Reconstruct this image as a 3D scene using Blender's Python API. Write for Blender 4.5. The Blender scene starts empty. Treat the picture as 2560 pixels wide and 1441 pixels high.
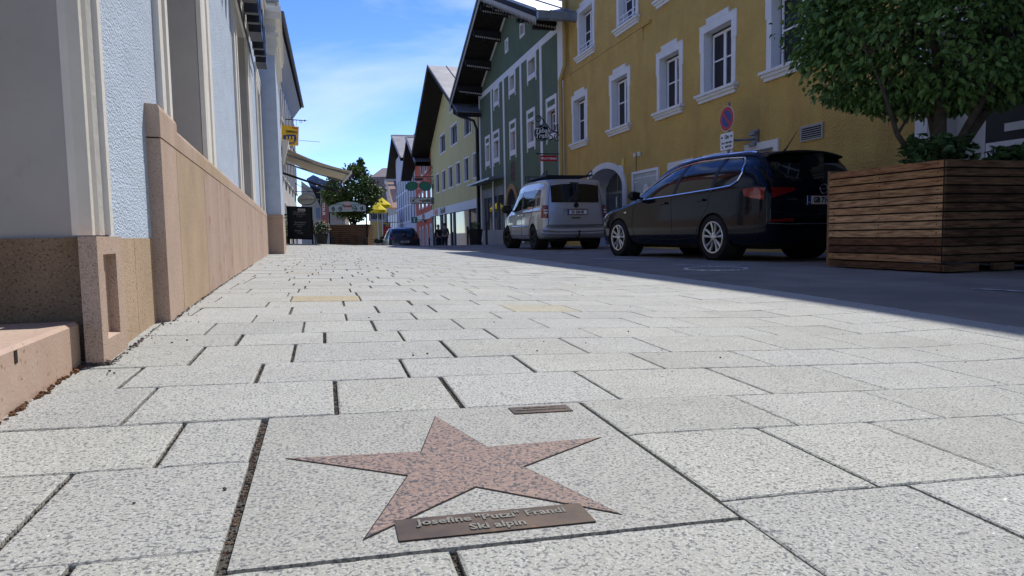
import bpy, bmesh, math, random
from math import sin, cos, tan, atan, atan2, pi, sqrt, radians, exp
from mathutils import Vector, Matrix
random.seed(7)
sc = bpy.context.scene
COL = sc.collection

# ---------------------------------------------------------------- camera (phone held 40 cm above the paving)
FPX = 1720.0; ROLL = .018; YH = 585.3; CH = .40
PIT = atan((720-YH)/FPX); YAW = atan((1280-740)/FPX)
fw = Vector((sin(YAW)*cos(PIT), cos(YAW)*cos(PIT), -sin(PIT)))
rt0 = Vector((cos(YAW), -sin(YAW), 0)); up0 = rt0.cross(fw)
rt = rt0*cos(ROLL)-up0*sin(ROLL); up = up0*cos(ROLL)+rt0*sin(ROLL)
cam = bpy.data.cameras.new('camera'); cam_o = bpy.data.objects.new('camera', cam); COL.objects.link(cam_o)
cam_o.matrix_world = Matrix(((rt.x, up.x, -fw.x, 0), (rt.y, up.y, -fw.y, 0), (rt.z, up.z, -fw.z, CH), (0, 0, 0, 1)))
cam.sensor_width = 36; cam.lens = 36*FPX/2560; cam.clip_start = .05; cam.clip_end = 3000
sc.camera = cam_o

# ---------------------------------------------------------------- sun and sky
SUN_AZ, SUN_EL = radians(38), radians(52.5)
S = Vector((cos(SUN_EL)*sin(SUN_AZ), cos(SUN_EL)*cos(SUN_AZ), sin(SUN_EL)))
sun = bpy.data.lights.new('sun', 'SUN'); sun.energy = 2.45; sun.angle = radians(.5); sun.color = (1, .955, .885)
sun_o = bpy.data.objects.new('sun', sun); COL.objects.link(sun_o)
sun_o.rotation_euler = S.to_track_quat('Z', 'Y').to_euler(); sun_o.location = (0, 0, 60)
w = bpy.data.worlds.new("World"); sc.world = w; w.use_nodes = True
nt = w.node_tree; N = nt.nodes; LK = nt.links; N.clear()
out = N.new('ShaderNodeOutputWorld'); bg = N.new('ShaderNodeBackground'); sky = N.new('ShaderNodeTexSky')
sky.sky_type = 'NISHITA'; sky.sun_disc = False; sky.sun_elevation = SUN_EL; sky.sun_rotation = SUN_AZ
sky.altitude = 700; sky.air_density = .8; sky.dust_density = 0.0; sky.ozone_density = 4.0
bg.inputs['Strength'].default_value = .15
tc = N.new('ShaderNodeTexCoord'); mp = N.new('ShaderNodeMapping')
mp.inputs['Scale'].default_value = (1.6, 2.0, 4.4); mp.inputs['Rotation'].default_value = (.35, .5, .5); mp.inputs['Location'].default_value = (0.0, .0, .12)
nz = N.new('ShaderNodeTexNoise'); nz.inputs['Scale'].default_value = 1.25; nz.inputs['Detail'].default_value = 7; nz.inputs['Roughness'].default_value = .55; nz.inputs['Distortion'].default_value = .6
rp = N.new('ShaderNodeValToRGB'); rp.color_ramp.elements[0].position = .49; rp.color_ramp.elements[0].color = (0, 0, 0, 1); rp.color_ramp.elements[1].position = .74; rp.color_ramp.elements[1].color = (.6, .6, .6, 1)
mx = N.new('ShaderNodeMix'); mx.data_type = 'RGBA'; mx.inputs[7].default_value = (3.2, 3.7, 4.5, 1)
LK.new(tc.outputs['Generated'], mp.inputs['Vector']); LK.new(mp.outputs[0], nz.inputs['Vector']); LK.new(nz.outputs['Fac'], rp.inputs[0])
LK.new(rp.outputs[0], mx.inputs[0]); hs = N.new('ShaderNodeHueSaturation'); hs.inputs['Saturation'].default_value = 1.21; hs.inputs['Value'].default_value = .82; hs.inputs['Hue'].default_value = .518; LK.new(sky.outputs[0], hs.inputs['Color']); LK.new(hs.outputs[0], mx.inputs[6]); LK.new(mx.outputs[2], bg.inputs['Color']); LK.new(bg.outputs[0], out.inputs[0])
sc.view_settings.view_transform = 'Standard'; sc.view_settings.look = 'None'; sc.view_settings.exposure = .92; sc.view_settings.gamma = 1

# ---------------------------------------------------------------- measuring helpers
def ray(px, py): return fw + rt*((px-1280)/FPX) + up*((720-py)/FPX)
def sm(x, a, b):
    t = min(1, max(0, (x-a)/(b-a))); return t*t*(3-2*t)
def gz(X, Y):
    g = .022*Y if Y < 2.6 else .022*2.6+.022*1.2*(1-exp(-(Y-2.6)/1.2))
    c = .0315*X if X < .7 else (.02205+.045*(X-.7) if X < 2.2 else .0896+.004*(X-2.2))
    z = g-c+.09*sm(Y, 13, 26)*(1-sm(X, 1, 6))
    if Y > 28: q = .055*(Y-28)*(1-exp(-(Y-28)/6)); z -= 1.8*(1-exp(-q/1.8))
    return z
def gnd(px, py):
    r = ray(px, py); z = 0
    for _ in range(60):
        s = (z-CH)/r.z; z = .5*z+.5*gz(r.x*s, r.y*s)
    return Vector((r.x*s, r.y*s, z))
def wp(px, d, z=0):           # point at horizontal depth d under image column px
    l = (px-1280)/FPX*d
    return Vector((d*sin(YAW)+l*cos(YAW), d*cos(YAW)-l*sin(YAW), z))
def at(px, py, d):            # point on the ray at camera depth d
    return Vector((0, 0, CH))+ray(px, py)*d

class Fr:                     # a vertical facade plane: u along, n towards the street, z up
    def __init__(s, p0, p1, flip=False):
        s.o = Vector((p0[0], p0[1], 0)); d = Vector((p1[0]-p0[0], p1[1]-p0[1], 0)); s.L = d.length; s.u = d.normalized()
        s.n = Vector((-s.u.y, s.u.x, 0))*(-1 if flip else 1)
    def W(s, u, n, z): return s.o+s.u*u+s.n*n+Vector((0, 0, z))
    def P(s, px, py, n=0):
        r = ray(px, py); C0 = Vector((0, 0, CH))-s.o
        k = (n-C0.dot(s.n))/r.dot(s.n); p = C0+r*k
        return p.dot(s.u), p.z

# ---------------------------------------------------------------- mesh builder
class MB:
    def __init__(s): s.v = []; s.f = []; s.a = []
    def add(s, vs, fs):
        b = len(s.v); s.v += [Vector(v) for v in vs]; s.f += [tuple(i+b for i in f) for f in fs]; return s
    def quad(s, a, b, c, d): return s.add([a, b, c, d], [(0, 1, 2, 3)])
    def poly(s, pts): return s.add(pts, [tuple(range(len(pts)))])
    def box(s, x0, x1, y0, y1, z0, z1, fr=None):
        T = fr.W if fr else (lambda a, b, c: Vector((a, b, c)))
        v = [T(x, y, z) for z in (z0, z1) for y in (y0, y1) for x in (x0, x1)]
        return s.add(v, [(0, 2, 3, 1), (4, 5, 7, 6), (0, 1, 5, 4), (2, 6, 7, 3), (0, 4, 6, 2), (1, 3, 7, 5)])
    def prism(s, pts, off):   # pts polygon (3D), extruded by vector off
        n = len(pts); off = Vector(off); a = [Vector(p) for p in pts]
        return s.add(a+[p+off for p in a], [tuple(range(n))[::-1], tuple(range(n, 2*n))]+[(i, (i+1) % n, n+(i+1) % n, n+i) for i in range(n)])
    def tube(s, pts, r, k=8, cap=True, rr=None):
        pts = [Vector(p) for p in pts]; n = len(pts); b = len(s.v); prev = None
        for i, p in enumerate(pts):
            t = (pts[min(i+1, n-1)]-pts[max(i-1, 0)]).normalized()
            if prev is None:
                a = t.cross(Vector((0, 0, 1)));  a = t.cross(Vector((1, 0, 0))) if a.length < .1 else a
            else: a = prev-t*prev.dot(t)
            a.normalize(); prev = a; c = t.cross(a); R = rr[i] if rr else r
            for j in range(k):
                an = 2*pi*j/k; s.v.append(p+(a*cos(an)+c*sin(an))*R)
        for i in range(n-1):
            for j in range(k):
                s.f.append((b+i*k+j, b+i*k+(j+1) % k, b+(i+1)*k+(j+1) % k, b+(i+1)*k+j))
        if cap: s.f.append(tuple(b+j for j in range(k))[::-1]); s.f.append(tuple(b+(n-1)*k+j for j in range(k)))
        return s
    def lathe(s, prof, o, ax=(0, 0, 1), k=24, close=False):   # prof [(r, h)]
        ax = Vector(ax).normalized(); a = ax.cross(Vector((0, 0, 1))); a = Vector((1, 0, 0)) if a.length < .1 else a.normalized(); c = ax.cross(a)
        b = len(s.v); n = len(prof); o = Vector(o)
        for r, h in prof:
            for j in range(k):
                an = 2*pi*j/k; s.v.append(o+ax*h+(a*cos(an)+c*sin(an))*r)
        for i in range(n-1+(1 if close else 0)):
            for j in range(k):
                i2 = (i+1) % n
                s.f.append((b+i*k+j, b+i*k+(j+1) % k, b+i2*k+(j+1) % k, b+i2*k+j))
        return s
    def ball(s, c, r, k=10, sq=(1, 1, 1), jit=0):
        c = Vector(c); b = len(s.v); m = max(4, k//2)
        for i in range(m+1):
            th = pi*i/m
            for j in range(k):
                ph = 2*pi*j/k; q = 1+random.uniform(-jit, jit)
                s.v.append(c+Vector((sin(th)*cos(ph)*sq[0], sin(th)*sin(ph)*sq[1], cos(th)*sq[2]))*r*q)
        for i in range(m):
            for j in range(k): s.f.append((b+i*k+j, b+(i+1)*k+j, b+(i+1)*k+(j+1) % k, b+i*k+(j+1) % k))
        return s
    def merge(s, o): s.add(o.v, o.f); return s

def root(o):
    while o.parent: o = o.parent
    return o
def obj(name, mb, m, parent=None, local=False, smooth=False, ang=35):
    me = bpy.data.meshes.new(name)
    off = Vector((0, 0, 0)) if (local or parent is None) else Vector(root(parent).location)
    me.from_pydata([tuple(v-off) for v in mb.v], [], mb.f)
    ms = m if isinstance(m, (list, tuple)) else [m]
    for q in ms: me.materials.append(q)
    me.validate(); me.update()
    if smooth:
        me.polygons.foreach_set('use_smooth', [True]*len(me.polygons))
        me.set_sharp_from_angle(angle=radians(ang))
    o = bpy.data.objects.new(name, me); COL.objects.link(o)
    if parent: o.parent = parent
    return o
def fixn(o):
    bm = bmesh.new(); bm.from_mesh(o.data); bmesh.ops.recalc_face_normals(bm, faces=bm.faces); bm.to_mesh(o.data); bm.free(); return o
def thing(name, label, cat, loc=(0, 0, 0), group=None, rotz=0):
    o = bpy.data.objects.new(name, None); COL.objects.link(o); o.location = loc; o.rotation_euler = (0, 0, rotz); o.empty_display_size = .2
    o['label'] = label; o['category'] = cat
    if group: o['group'] = group
    return o
def tag(o, label, cat, group=None, kind=None):
    if label: o['label'] = label
    if cat: o['category'] = cat
    if group: o['group'] = group
    if kind: o['kind'] = kind
    return o
def copy_tree(o, parent=None):
    c = o.copy(); COL.objects.link(c)
    if parent: c.parent = parent
    for ch in list(o.children): copy_tree(ch, c)
    return c
TD = bpy.data.curves.new('t', 'FONT'); TO = bpy.data.objects.new('t', TD); COL.objects.link(TO)
def text(s, size, o, ux, uy, ext=.002, align='CENTER', bold=0, shear=0, sx=1):
    TD.body = s; TD.size = size; TD.extrude = ext; TD.align_x = align; TD.align_y = 'CENTER'; TD.offset = bold; TD.shear = shear; TD.resolution_u = 2
    bpy.context.view_layer.update()
    me = bpy.data.meshes.new_from_object(TO.evaluated_get(bpy.context.evaluated_depsgraph_get()))
    ux = Vector(ux).normalized(); uy = Vector(uy).normalized(); un = ux.cross(uy); o = Vector(o)
    mb = MB(); mb.add([o+ux*v.co.x*sx+uy*v.co.y+un*v.co.z for v in me.vertices], [tuple(p.vertices) for p in me.polygons])
    bpy.data.meshes.remove(me); return mb

# ---------------------------------------------------------------- materials
MATS = {}
def mat(name, col, rough=.8, metal=0, spec=.35, var=.12, vs=2.5, col2=None, bump=0, bs=60, coat=0, emit=None, detail=5, speck=None, stain=None, stretch=None, tint=False, bd=.01, trans=0):
    if name in MATS: return MATS[name]
    m = bpy.data.materials.new(name); m.use_nodes = True; t = m.node_tree; n = t.nodes; L = t.links; b = n['Principled BSDF']
    b.inputs['Roughness'].default_value = rough; b.inputs['Metallic'].default_value = metal; b.inputs['Specular IOR Level'].default_value = spec
    b.inputs['Coat Weight'].default_value = coat; b.inputs['Coat Roughness'].default_value = .03
    if trans: b.inputs['Transmission Weight'].default_value = trans
    c = n.new('ShaderNodeTexCoord'); src = c.outputs['Object']
    if stretch:
        mpp = n.new('ShaderNodeMapping'); mpp.inputs['Scale'].default_value = stretch; L.new(src, mpp.inputs[0]); src = mpp.outputs[0]
    a = n.new('ShaderNodeTexNoise'); a.inputs['Scale'].default_value = vs; a.inputs['Detail'].default_value = detail; a.inputs['Roughness'].default_value = .6
    L.new(src, a.inputs['Vector'])
    r = n.new('ShaderNodeValToRGB'); r.color_ramp.elements[0].position = .32; r.color_ramp.elements[1].position = .68
    lo = col2 if col2 else tuple(x*(1-var) for x in col); hi = tuple(min(1, x*(1+var)) for x in col)
    r.color_ramp.elements[0].color = (*lo, 1); r.color_ramp.elements[1].color = (*hi, 1)
    L.new(a.outputs['Fac'], r.inputs[0]); cur = r.outputs[0]
    def mixc(fac, colr, mode='MIX'):
        nonlocal cur
        x = n.new('ShaderNodeMix'); x.data_type = 'RGBA'; x.blend_type = mode
        if isinstance(fac, float): x.inputs[0].default_value = fac
        else: L.new(fac, x.inputs[0])
        L.new(cur, x.inputs[6])
        if isinstance(colr, tuple): x.inputs[7].default_value = (*colr, 1)
        else: L.new(colr, x.inputs[7])
        cur = x.outputs[2]
    for sp in (speck or []):     # (scale, colour, threshold, width)
        q = n.new('ShaderNodeTexNoise'); q.inputs['Scale'].default_value = sp[0]; q.inputs['Detail'].default_value = 2.5; L.new(c.outputs['Object'], q.inputs['Vector'])
        rr = n.new('ShaderNodeMapRange'); rr.inputs['From Min'].default_value = sp[2]; rr.inputs['From Max'].default_value = sp[2]+sp[3]; rr.clamp = True
        if len(sp) > 4: rr.inputs['To Max'].default_value = sp[4]
        L.new(q.outputs['Fac'], rr.inputs['Value']); mixc(rr.outputs[0], sp[1])
    if stain:
        q = n.new('ShaderNodeTexNoise'); q.inputs['Scale'].default_value = stain[0]; q.inputs['Detail'].default_value = 6; q.inputs['Roughness'].default_value = .65
        if len(stain) > 5:
            m3 = n.new('ShaderNodeMapping'); m3.inputs['Scale'].default_value = stain[5]; L.new(c.outputs['Object'], m3.inputs[0]); L.new(m3.outputs[0], q.inputs['Vector'])
        else: L.new(c.outputs['Object'], q.inputs['Vector'])
        rr = n.new('ShaderNodeMapRange'); rr.inputs['From Min'].default_value = stain[2]; rr.inputs['From Max'].default_value = stain[2]+stain[3]; rr.inputs['To Max'].default_value = stain[4]
        L.new(q.outputs['Fac'], rr.inputs['Value']); mixc(rr.outputs[0], stain[1])
    if tint:
        at_ = n.new('ShaderNodeAttribute'); at_.attribute_name = 'tint'
        mixc(1.0, at_.outputs['Color'], 'MULTIPLY')
    L.new(cur, b.inputs['Base Color'])
    if bump:
        q = n.new('ShaderNodeTexNoise'); q.inputs['Scale'].default_value = bs; q.inputs['Detail'].default_value = 4; L.new(src, q.inputs['Vector'])
        bp = n.new('ShaderNodeBump'); bp.inputs['Strength'].default_value = bump; bp.inputs['Distance'].default_value = bd
        L.new(q.outputs['Fac'], bp.inputs['Height']); L.new(bp.outputs[0], b.inputs['Normal'])
    if emit: b.inputs['Emission Color'].default_value = (*emit[:3], 1); b.inputs['Emission Strength'].default_value = emit[3]
    MATS[name] = m; return m
GRANITE_GLINTS = [(75, (.95, .95, .93), .735, .015, .9), (260, (.6, .6, .57), .53, .06, .8), (185, (.13, .135, .15), .545, .06, .85), (700, (.16, .16, .17), .58, .08, .6)]  # first entry paints the stone's bright glints as white flecks; the rest is grain
m_pave = mat('paver_granite', (.41, .418, .378), .75, spec=.25, var=.07, vs=3, bump=.5, bs=420, speck=GRANITE_GLINTS, tint=True, bd=.002, stain=(1.6, (.31, .30, .275), .5, .2, .4))
m_joint = mat('joint_grit', (.085, .08, .068), .95, var=.6, vs=190, bump=1, bs=260, bd=.006, speck=[(60, (.13, .075, .04), .6, .1, .8), (350, (.3, .29, .27), .62, .05, .8), (25, (.06, .075, .03), .55, .1, .6)])
m_slab = mat('slab_granite', (.36, .365, .33), .75, spec=.2, var=.06, vs=5, bump=.15, bs=300, bd=.001, speck=[(230, (.52, .51, .49), .53, .07, .8), (190, (.13, .135, .15), .54, .06, .8), (420, (.2, .2, .22), .6, .06, .6)])
m_star = mat('pink_granite', (.275, .2, .17), .7, spec=.2, var=.14, vs=60, bump=.1, bs=300, bd=.001, speck=[(150, (.07, .075, .09), .53, .04, .9), (210, (.5, .36, .3), .6, .05, .6)])
m_brass = mat('aged_bronze', (.06, .04, .026), .55, metal=.35, var=.5, vs=14, col2=(.035, .025, .02), bump=.2, bs=90, bd=.001, stain=(20, (.19, .10, .045), .6, .12, .7))
m_letter = mat('raised_bronze_letters', (.19, .185, .165), .7, metal=.2, var=.2, vs=40)
m_asph = mat('asphalt', (.24, .22, .195), .9, spec=.2, var=.2, vs=1.3, bump=.7, bs=220, bd=.004, speck=[(420, (.2, .2, .2), .6, .06, .5)], stain=(.5, (.165, .152, .138), .48, .2, .8))
m_line = mat('worn_road_paint', (.6, .62, .62), .8, var=.25, vs=18, col2=(.2, .2, .21), bump=.2)
m_bluestuc = mat('pale_blue_stucco', (.56, .66, .80), .93, spec=.15, var=.07, vs=5, bump=1, bs=120, bd=.012, stretch=(1, .55, 1.2), detail=9)
m_whitetrim = mat('cream_stucco_trim', (.80, .775, .71), .88, spec=.2, var=.06, vs=4, bump=.35, bs=45, bd=.006, stain=(3, (.45, .42, .38), .58, .2, .5))
m_reveal = mat('grey_plaster_reveal', (.49, .47, .445), .92, spec=.15, var=.07, vs=3, bump=.35, bs=70, bd=.004, stain=(7, (.36, .33, .3), .6, .15, .5))
m_pinkstone = mat('pink_sandstone_granite', (.55, .41, .32), .8, spec=.25, var=.1, vs=3, bump=.6, bs=260, bd=.003, stretch=(1, 1, .7), stain=(2.6, (.44, .31, .22), .52, .12, .5, (1, 1, .7)), speck=[(320, (.2, .13, .1), .56, .06, .8), (260, (.64, .54, .46), .56, .06, .7)])
m_pink2 = mat('streaked_pink_stone', (.50, .37, .30), .8, spec=.25, var=.12, vs=2, bump=.6, bs=260, bd=.003, stretch=(1, 1, .3), stain=(7, (.34, .16, .10), .55, .1, .6), speck=[(320, (.22, .13, .1), .56, .06, .8), (260, (.62, .5, .42), .57, .06, .6)])
m_tanstone = mat('tan_granite', (.52, .39, .27), .8, spec=.25, var=.12, vs=4, bump=.7, bs=240, bd=.004, stretch=(1, 1, .7), speck=[(240, (.2, .12, .06), .56, .06, .8), (260, (.58, .48, .36), .58, .06, .6)])
m_brownstone = mat('brown_granite', (.30, .205, .13), .75, spec=.3, var=.22, vs=5, bump=.9, bs=150, bd=.006, speck=[(130, (.13, .07, .04), .56, .07, .8), (170, (.42, .3, .19), .58, .06, .6)])
m_stepstone = mat('rosy_step_stone', (.53, .41, .33), .6, spec=.35, var=.14, vs=5, bump=.35, bs=110, bd=.003, col2=(.50, .35, .27), stain=(6, (.52, .45, .34), .5, .2, .7), speck=[(70, (.27, .17, .11), .64, .05, .7)])
m_mortar = mat('mortar', (.28, .28, .27), .95, var=.2, vs=20, bump=.5, bs=80)
m_dark = mat('dark_gap', (.02, .018, .016), .9)
m_black = mat('black_paint', (.015, .016, .018), .45, spec=.4, var=.2)
m_blacksign = mat('black_sign_metal', (.02, .022, .027), .35, spec=.5, var=.15)
m_ochre = mat('ochre_roughcast', (.57, .38, .115), .92, spec=.15, var=.09, vs=1.6, bump=1, bs=26, bd=.035, stain=(1.6, (.45, .27, .09), .5, .2, .6, (1, 1, .22)), detail=6)
m_white = mat('white_render', (.72, .71, .68), .85, var=.05, vs=3, bump=.2, bs=50)
m_white2 = mat('white_frame_paint', (.78, .78, .78), .5, spec=.4, var=.03)
m_glass = mat('window_glass', (.03, .035, .042), .04, spec=.9, var=.25, vs=.8)
m_glassr = mat('shop_glass', (.05, .055, .06), .03, spec=1.0, var=.3, vs=.7)
m_wood = mat('dark_roof_wood', (.022, .019, .017), .85, spec=.2, var=.3, vs=4, stretch=(1, 1, 6), bump=.3)
m_zinc = mat('zinc_sheet', (.23, .25, .27), .45, metal=.6, var=.2, vs=1.5)
m_green = mat('green_render', (.118, .155, .098), .9, spec=.15, var=.08, vs=1.2, bump=.4, bs=30, bd=.02)
m_yel2 = mat('pale_yellow_render', (.56, .48, .225), .9, spec=.15, var=.05, vs=1, bump=.2, bs=30)
m_orange = mat('orange_render', (.55, .13, .07), .9, spec=.15, var=.06, vs=1)
m_lilac = mat('lilac_white_render', (.55, .53, .57), .9, spec=.15, var=.04, vs=1)
m_roofmet = mat('grey_sheet_roof', (.20, .19, .195), .6, metal=.1, var=.2, vs=.8, col2=(.13, .13, .135))
m_rust = mat('rusty_sheet', (.5, .21, .08), .75, var=.35, vs=1.5, col2=(.36, .33, .3))
m_grey = mat('grey_shop_cladding', (.13, .135, .145), .6, var=.08)
m_beige = mat('beige_render', (.42, .39, .33), .9, var=.06)
m_canvas = mat('cream_awning_canvas', (.62, .55, .44), .85, var=.06, vs=2)
m_leaf = mat('hornbeam_leaf', (.105, .19, .048), .5, spec=.35, var=.35, vs=9, col2=(.032, .08, .02))
m_leaf2 = mat('shrub_leaf', (.05, .10, .032), .5, spec=.35, var=.35, vs=9, col2=(.02, .045, .015))
m_lilacleaf = mat('lilac_leaf', (.15, .23, .06), .5, spec=.4, var=.4, vs=4, col2=(.05, .085, .03))
m_flower = mat('lilac_blossom', (.17, .07, .16), .8, var=.3, vs=9)
m_bark = mat('grey_bark', (.07, .058, .046), .95, var=.3, vs=12, bump=.8, bs=40)
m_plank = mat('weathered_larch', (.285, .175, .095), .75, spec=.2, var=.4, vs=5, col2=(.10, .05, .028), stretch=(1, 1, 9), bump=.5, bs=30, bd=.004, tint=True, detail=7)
m_plankd = mat('planter_wood_far', (.2, .115, .065), .8, var=.3, vs=3, stretch=(1, 1, 9))
m_navy = mat('navy_car_paint', (.004, .0055, .012), .09, spec=.2, coat=.05, var=.02)
m_silver = mat('silver_car_paint', (.42, .43, .45), .3, metal=.5, coat=.8, var=.02)
m_suvp = mat('dark_grey_car_paint', (.018, .02, .025), .25, spec=.4, coat=.4, var=.02)
m_carglass = mat('tinted_car_glass', (.008, .009, .011), .03, spec=.5, var=.1)
m_chrome = mat('chrome', (.75, .76, .78), .12, metal=1, var=.02)
m_alloy = mat('alloy_rim', (.55, .56, .57), .3, metal=.7, var=.04)
m_tyre = mat('tyre_rubber', (.012, .012, .013), .85, var=.2, bump=.3, bs=60)
m_red = mat('red_lamp_lens', (.2, .006, .008), .15, spec=.6, coat=.6, var=.3, vs=30)
m_orl = mat('orange_lamp_lens', (.3, .035, .012), .15, spec=.6, coat=.6)
m_plate = mat('plate_white', (.72, .72, .72), .4, var=.02)
m_blue = mat('sign_blue', (.015, .04, .22), .4, var=.03)
m_signred = mat('sign_red', (.45, .02, .025), .4, var=.03)
m_signyel = mat('sign_yellow', (.72, .46, .03), .5, var=.04)
m_parasol = mat('yellow_parasol_cloth', (.85, .66, .01), .8, var=.04)
m_plast = mat('black_plastic', (.012, .012, .013), .5, var=.1)
m_signgreen = mat('sign_green', (.015, .16, .08), .4, var=.03)
m_signbluepale = mat('pale_blue_board', (.42, .54, .58), .6, var=.05)
m_skin = mat('skin', (.5, .3, .22), .6)
m_cloth1 = mat('dark_jacket', (.03, .032, .04), .9); m_cloth2 = mat('grey_brown_jacket', (.1, .085, .075), .9); m_hair = mat('grey_hair', (.3, .27, .24), .9)
m_pebble = mat('pebbles', (.12, .1, .085), .9, var=.5, vs=25)
m_litter = mat('dry_leaf_litter', (.17, .085, .04), .9, var=.5, vs=30, col2=(.09, .05, .03))
m_panel = mat('solar_panel', (.02, .025, .04), .2, spec=.6)
m_hill = mat('far_wood', (.05, .07, .05), .95, var=.4, vs=.2)
m_mirror = mat('glass_poster', (.34, .37, .37), .25, spec=.6, var=.15, vs=3)
# ================================================================ GROUND
A0 = radians(-2.3); cu, su = cos(A0), sin(A0)
def UV(u, v, dz=0):
    X = u*cu-v*su; Y = u*su+v*cu; return Vector((X, Y, gz(X, Y)+dz))
def edgeX(Y): return 3.0+.085*max(0, min(14, Y-2.4))
def sheet(name, xs, ys, f, m):
    vs = [f(x, y) for y in ys for x in xs]; nx = len(xs)
    fs = [(j*nx+i, j*nx+i+1, (j+1)*nx+i+1, (j+1)*nx+i) for j in range(len(ys)-1) for i in range(nx-1)]
    mb = MB().add(vs, fs); o = obj(name, mb, m, smooth=True, ang=80); o['kind'] = 'structure'; return o
def lin(a, b, n): return [a+(b-a)*i/n for i in range(n+1)]
far = [80, 130, 200, 320, 500, 800, 1300]
sheet('ground', [-900, -300, -120, -60]+lin(-30, 60, 30)+[120, 300, 900], lin(-30, 60, 45)+far, lambda x, y: Vector((x, y, gz(x, y)-.06)), m_asph)
yy = lin(-4, 34, 152)
sheet('paving_bed', lin(0, 1, 24), yy, lambda t, y: Vector((-2.6+(edgeX(y)+.02+2.6)*t, y, gz(-2.6+(edgeX(y)+.02+2.6)*t, y)-.009)), m_joint)
sheet('road', lin(0, 1, 26), lin(-8, 34, 140)+lin(35, 80, 30), lambda t, y: Vector((edgeX(y)+.005+(t**1.6)*16, y, gz(edgeX(y)+.005+(t**1.6)*16, y)-.002)), m_asph)
rows = [.05, .30, .575, .88, 1.206, 1.467, 1.79, 2.045, 2.355, 2.595, 2.893, 3.14, 3.45, 3.705, 4.01]
JO = {2: [-.80, -.296, -.132, .138, .551, .892, 1.4, 1.9], 3: [-.9, -.397, -.132, .551, .839, 1.113, 1.468, 1.9, 2.3],
      4: [-.7, -.281, -.132, .551, .945, 1.327, 1.76, 2.2], 5: [-.8, -.398, .011, .281, .659, 1.072, 1.425, 1.836, 2.25], 6: [-.85, -.487, -.18, .202, .55, .943, 1.314, 1.714, 2.051, 2.4],
      7: [-.75, -.379, -.105, .374, .81, 1.1, 1.555, 1.9, 2.28, 2.6], 8: [-.7, -.292, -.013, .253, .584, .979, 1.36, 1.743, 2.144, 2.421, 2.728],
      9: [-.8, -.422, -.091, .173, .51, .857, 1.294, 1.553, 1.978, 2.312, 2.708], 10: [-.65, -.294, .076, .366, .736, 1.099, 1.459, 1.86, 2.2, 2.6],
      11: [-.56, -.161, .226, .489, .864, 1.202, 1.6, 1.95, 2.35], 12: [-.7, -.285, .081, .416, .759, 1.15, 1.5, 1.9, 2.3], 13: [-.55, -.184, .175, .648, 1.05, 1.4, 1.8, 2.2]}
k = 0
while rows[-1] < 31: rows.append(rows[-1]+(.25 if k % 2 == 0 else .30)); k += 1
pv = MB(); tints = []
R = random.Random(3)
def tile(u0, u1, v0, v1, near, gu0, gu1, gv):
    u0 += gu0; u1 -= gu1; v0 += gv; v1 -= gv
    if u1-u0 < .03: return
    dz = R.uniform(-.0012, .0012); g = R.uniform(.925, 1.045); t = (g, g, g*R.uniform(.985, 1.02))
    if near == 0 and R.random() < .03: t = (g*1.0, g*.95, g*.86)
    if abs(v0-3.705) < .01 and abs(u0+.184) < .03: t = (1.02, .88, .64)
    if abs(v0-3.14) < .01 and abs(u0-.864) < .03: t = (1.03, .96, .80)
    step = .016 if near == 2 else (.035 if near == 1 else 9)
    def side(a, b):
        n = max(1, int((Vector(b)-Vector(a)).length/step)); return [(a[0]+(b[0]-a[0])*i/n, a[1]+(b[1]-a[1])*i/n) for i in range(n)]
    c = .004 if near else 0
    base = [(u0, v0), (u1, v0), (u1, v1), (u0, v1)]
    P = []
    for i in range(4): P += side(base[i], base[(i+1) % 4])
    mu, mv = (u0+u1)/2, (v0+v1)/2; j = .0026 if near else 0
    top = []; mid = []
    for (u, v) in P:
        ju, jv = R.uniform(-j, j), R.uniform(-j, j)
        corner = abs(abs(u-mu)-(u1-u0)/2) < 1e-6 and abs(abs(v-mv)-(v1-v0)/2) < 1e-6
        q = .0018 if near else 0
        if corner and near: q = .005
        top.append(UV(u-(q+abs(ju))*(1 if u > mu+1e-6 else -1)*(abs(abs(u-mu)-(u1-u0)/2) < 1e-6), v-(q+abs(jv))*(1 if v > mv else -1)*(abs(abs(v-mv)-(v1-v0)/2) < 1e-6), dz))
        mid.append(UV(u, v, dz-.0022))
    n = len(P); nf0 = len(pv.f)
    if near:
        low = [p-Vector((0, 0, .012)) for p in mid]
        pv.add(top+mid+low, [tuple(range(n))]+[(n+i, n+(i+1) % n, (i+1) % n, i) for i in range(n)]+[(2*n+i, 2*n+(i+1) % n, n+(i+1) % n, n+i) for i in range(n)])
    else:
        low = [p-Vector((0, 0, .014)) for p in top]
        pv.add(top+low, [tuple(range(n))]+[(n+i, n+(i+1) % n, (i+1) % n, i) for i in range(n)])
    tints.extend([t]*(len(pv.f)-nf0))
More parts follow.
